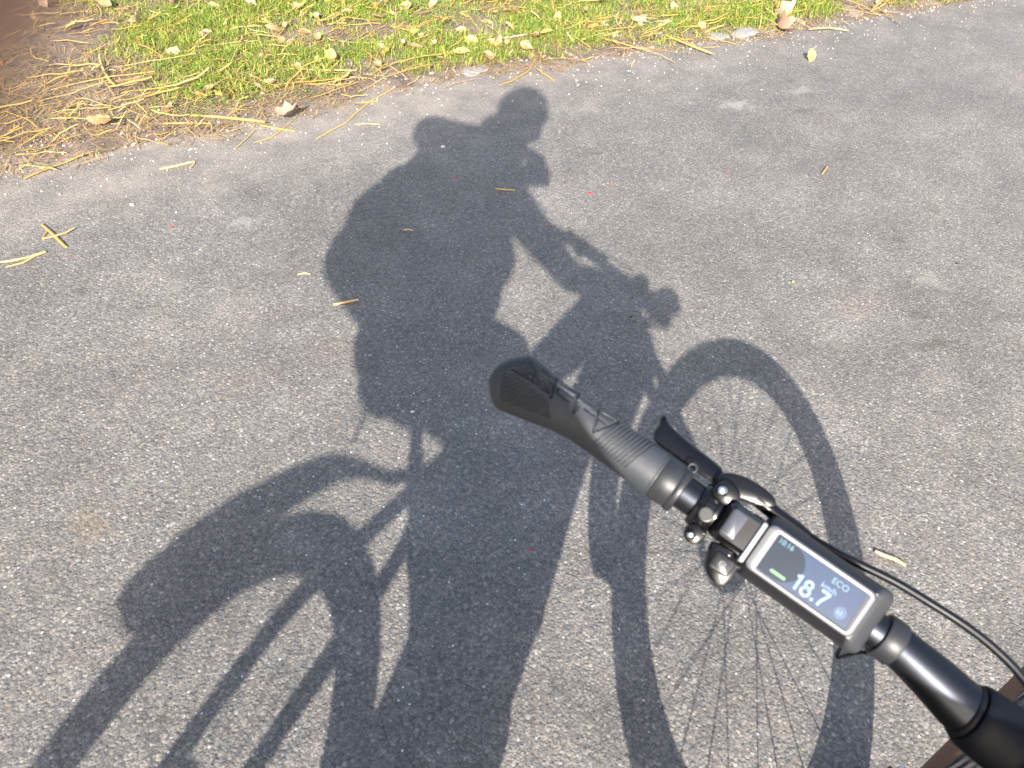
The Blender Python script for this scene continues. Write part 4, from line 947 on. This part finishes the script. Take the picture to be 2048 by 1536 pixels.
for s in (30, 47, 64, 81):
    c = axw(s); skin_parts.append(('c', [mir(B(s, c + 2, 26)), mir(B(s, c + 22, 16)), mir(B(s, c + 24, -6)), mir(B(s, c + 8, -22))], [.010, .0095, .009, .008]))
skin_parts.append(('c', [mir(B(88, axw(88) - 4, 24)), mir(B(98, axw(98) - 20, 8)), mir(B(96, axw(98) - 18, -10))], [.012, .010, .009]))
# left hand round the phone (phone lies behind the lens)
def K(r, u, f): return CAM + RT * r - DN * u + FW * f
PH0 = -.012
skin_parts += [('c', [wrL, K(-.03, .085, -.045)], [.026, .024]), ('e', K(-.035, .065, -.035), (.035, .035, .028))]
for i, r0 in enumerate((-.075, -.055, -.035)):
    skin_parts.append(('c', [K(r0, .075, -.03), K(r0 - .004, .088, -.012), K(r0 - .004, .066, -.0035 + .004)], [.010, .009, .008]))
skin_parts.append(('c', [K(-.03, .07, -.035), K(-.01, .05, -.028), K(.0, .025, -.024)], [.012, .010, .009]))
skin_parts.append(('c', [K(-.035, .055, -.02), K(-.020, .034, .005), K(-.0115, .0080, .0088)], [.0085, .008, .0074]))
blob('body', skin_parts, SKIN, person, .0045, 1)
JK = mat('jacket_fabric', (.05, .055, .08), .8, var=.2, bump=.4, bscale=200); TR = mat('trouser_fabric', (.04, .04, .045), .85, bump=.3)
blob('jacket', [('c', [P(.38, 0, 1.39), P(.295, 0, 1.22), P(.24, 0, 1.06)], [.145, .15, .155]), ('c', [P(.345, -.16, 1.42), P(.345, .16, 1.42)], [.08, .08]), ('c', [P(.24, -.09, 1.02), P(.24, .09, 1.02)], [.11, .11]), ('c', [P(.28, -.08, 1.2), P(.28, .08, 1.2)], [.14, .14]), ('e', P(.325, 0, 1.12), (.12, .15, .14)),
    ('c', [shL, elL], [.085, .075]), ('c', [elL, wrL.lerp(elL, .08)], [.075, .045]), ('c', [P(.30, -.16, 1.46), P(.27, .19, 1.46)], [.095, .095]), ('e', P(.33, .03, 1.60), (.08, .09, .07)), ('c', [P(.38, 0, 1.60), P(.34, 0, 1.71)], [.09, .07]), ('c', [shR, elR], [.074, .043]), ('c', [elR, wrR.lerp(elR, .03)], [.043, .046]), ('e', P(.425, .03, .985), (.07, .08, .065)), ('e', P(.355, -.13, 1.235), (.075, .075, .09)), ('e', P(.42, 0, 1.07), (.065, .09, .08)), ('c', [P(.40, 0, 1.45), P(.43, 0, 1.52)], [.085, .075])], JK, person, .011, 3)
blob('trousers', [('c', [P(.22, -.08, .98), P(.22, .08, .98)], [.12, .12]), ('c', [hpL, knL], [.095, .072]), ('c', [knL, anL + P(0, 0, .02)], [.072, .052]), ('c', [P(.53, .12, .60), P(.51, .12, .50)], [.05, .05]), ('c', [hpR, knR], [.095, .072]), ('c', [knR, anR + P(0, 0, .02)], [.080, .062])], TR, person, .011, 3)
SH = mat('shoe_leather', (.05, .05, .05), .6)
for nm, a, f in (('L', anL, P(.685, .135, .335)), ('R', anR, P(.36, -.135, .33))):
    blob('shoe', [('c', [a + P(-.01, 0, -.05), f + P(-.08, 0, .015)], [.042, .036]), ('c', [f + P(-.085, 0, .01), f + P(.02, 0, .01), f + P(.12, 0, .002)], [.036, .040, .030])], SH, person, .008, 3)
hm = P(.47, 0, 1.795)
blob('helmet', [('e', hm, (.122, .105, .115)), ('e', hm + P(.01, 0, -.04), (.12, .10, .09))], mat('helmet_shell', (.3, .3, .32), .35), person, .008, 3)
pk = MB(); 
bp_ = blob('backpack', [('c', [P(-.01, -.09, 1.38), P(-.01, .09, 1.38)], [.11, .11]), ('c', [P(.05, -.08, 1.46), P(.05, .08, 1.46)], [.105, .105]), ('c', [P(.15, .0, 1.51), P(.15, .12, 1.51)], [.085, .085]), ('c', [P(-.01, -.10, 1.25), P(-.01, .10, 1.25)], [.115, .115]), ('c', [P(.07, -.09, 1.14), P(.07, .09, 1.14)], [.085, .085]), ('c', [P(.14, -.07, 1.26), P(.14, .07, 1.26)], [.12, .12]), ('c', [P(.16, -.07, 1.42), P(.16, .07, 1.42)], [.11, .11])], mat('backpack_cloth', (.04, .05, .06), .8, bump=.4), None, .012, 3)
tag(bp_, 'dark full backpack worn on the back of the cyclist', 'backpack')
MB().tube(spline([P(.12, .06, 1.05), P(.17, .06, .95), P(.175, .05, .86), P(.165, .05, .78)], 4), .004, 8).obj('strap', MAT_, bp_)
phone = MB(); V = []
for f in (-.0135, -.0055):
    V.append([K(r, u, f) for r, u in [(a, b_) for a, b_ in rrect(-.140, .012, -.012, .062, .010)]])
phone.loft(V); ph = phone.obj('phone', GLS, None, smooth=False); tag(ph, 'black phone held level in the left hand of the cyclist', 'phone')
for (r, u) in ((0, 0), (-.018, 0), (-.036, 0)):
    MB().loft([[K(r + .0065 * math.cos(a), u + .0065 * math.sin(a), f) for a in np.linspace(0, 2 * math.pi, 20, endpoint=False)] for f in (-.0056, -.0042)]).obj('phone_lens', CHR, ph)
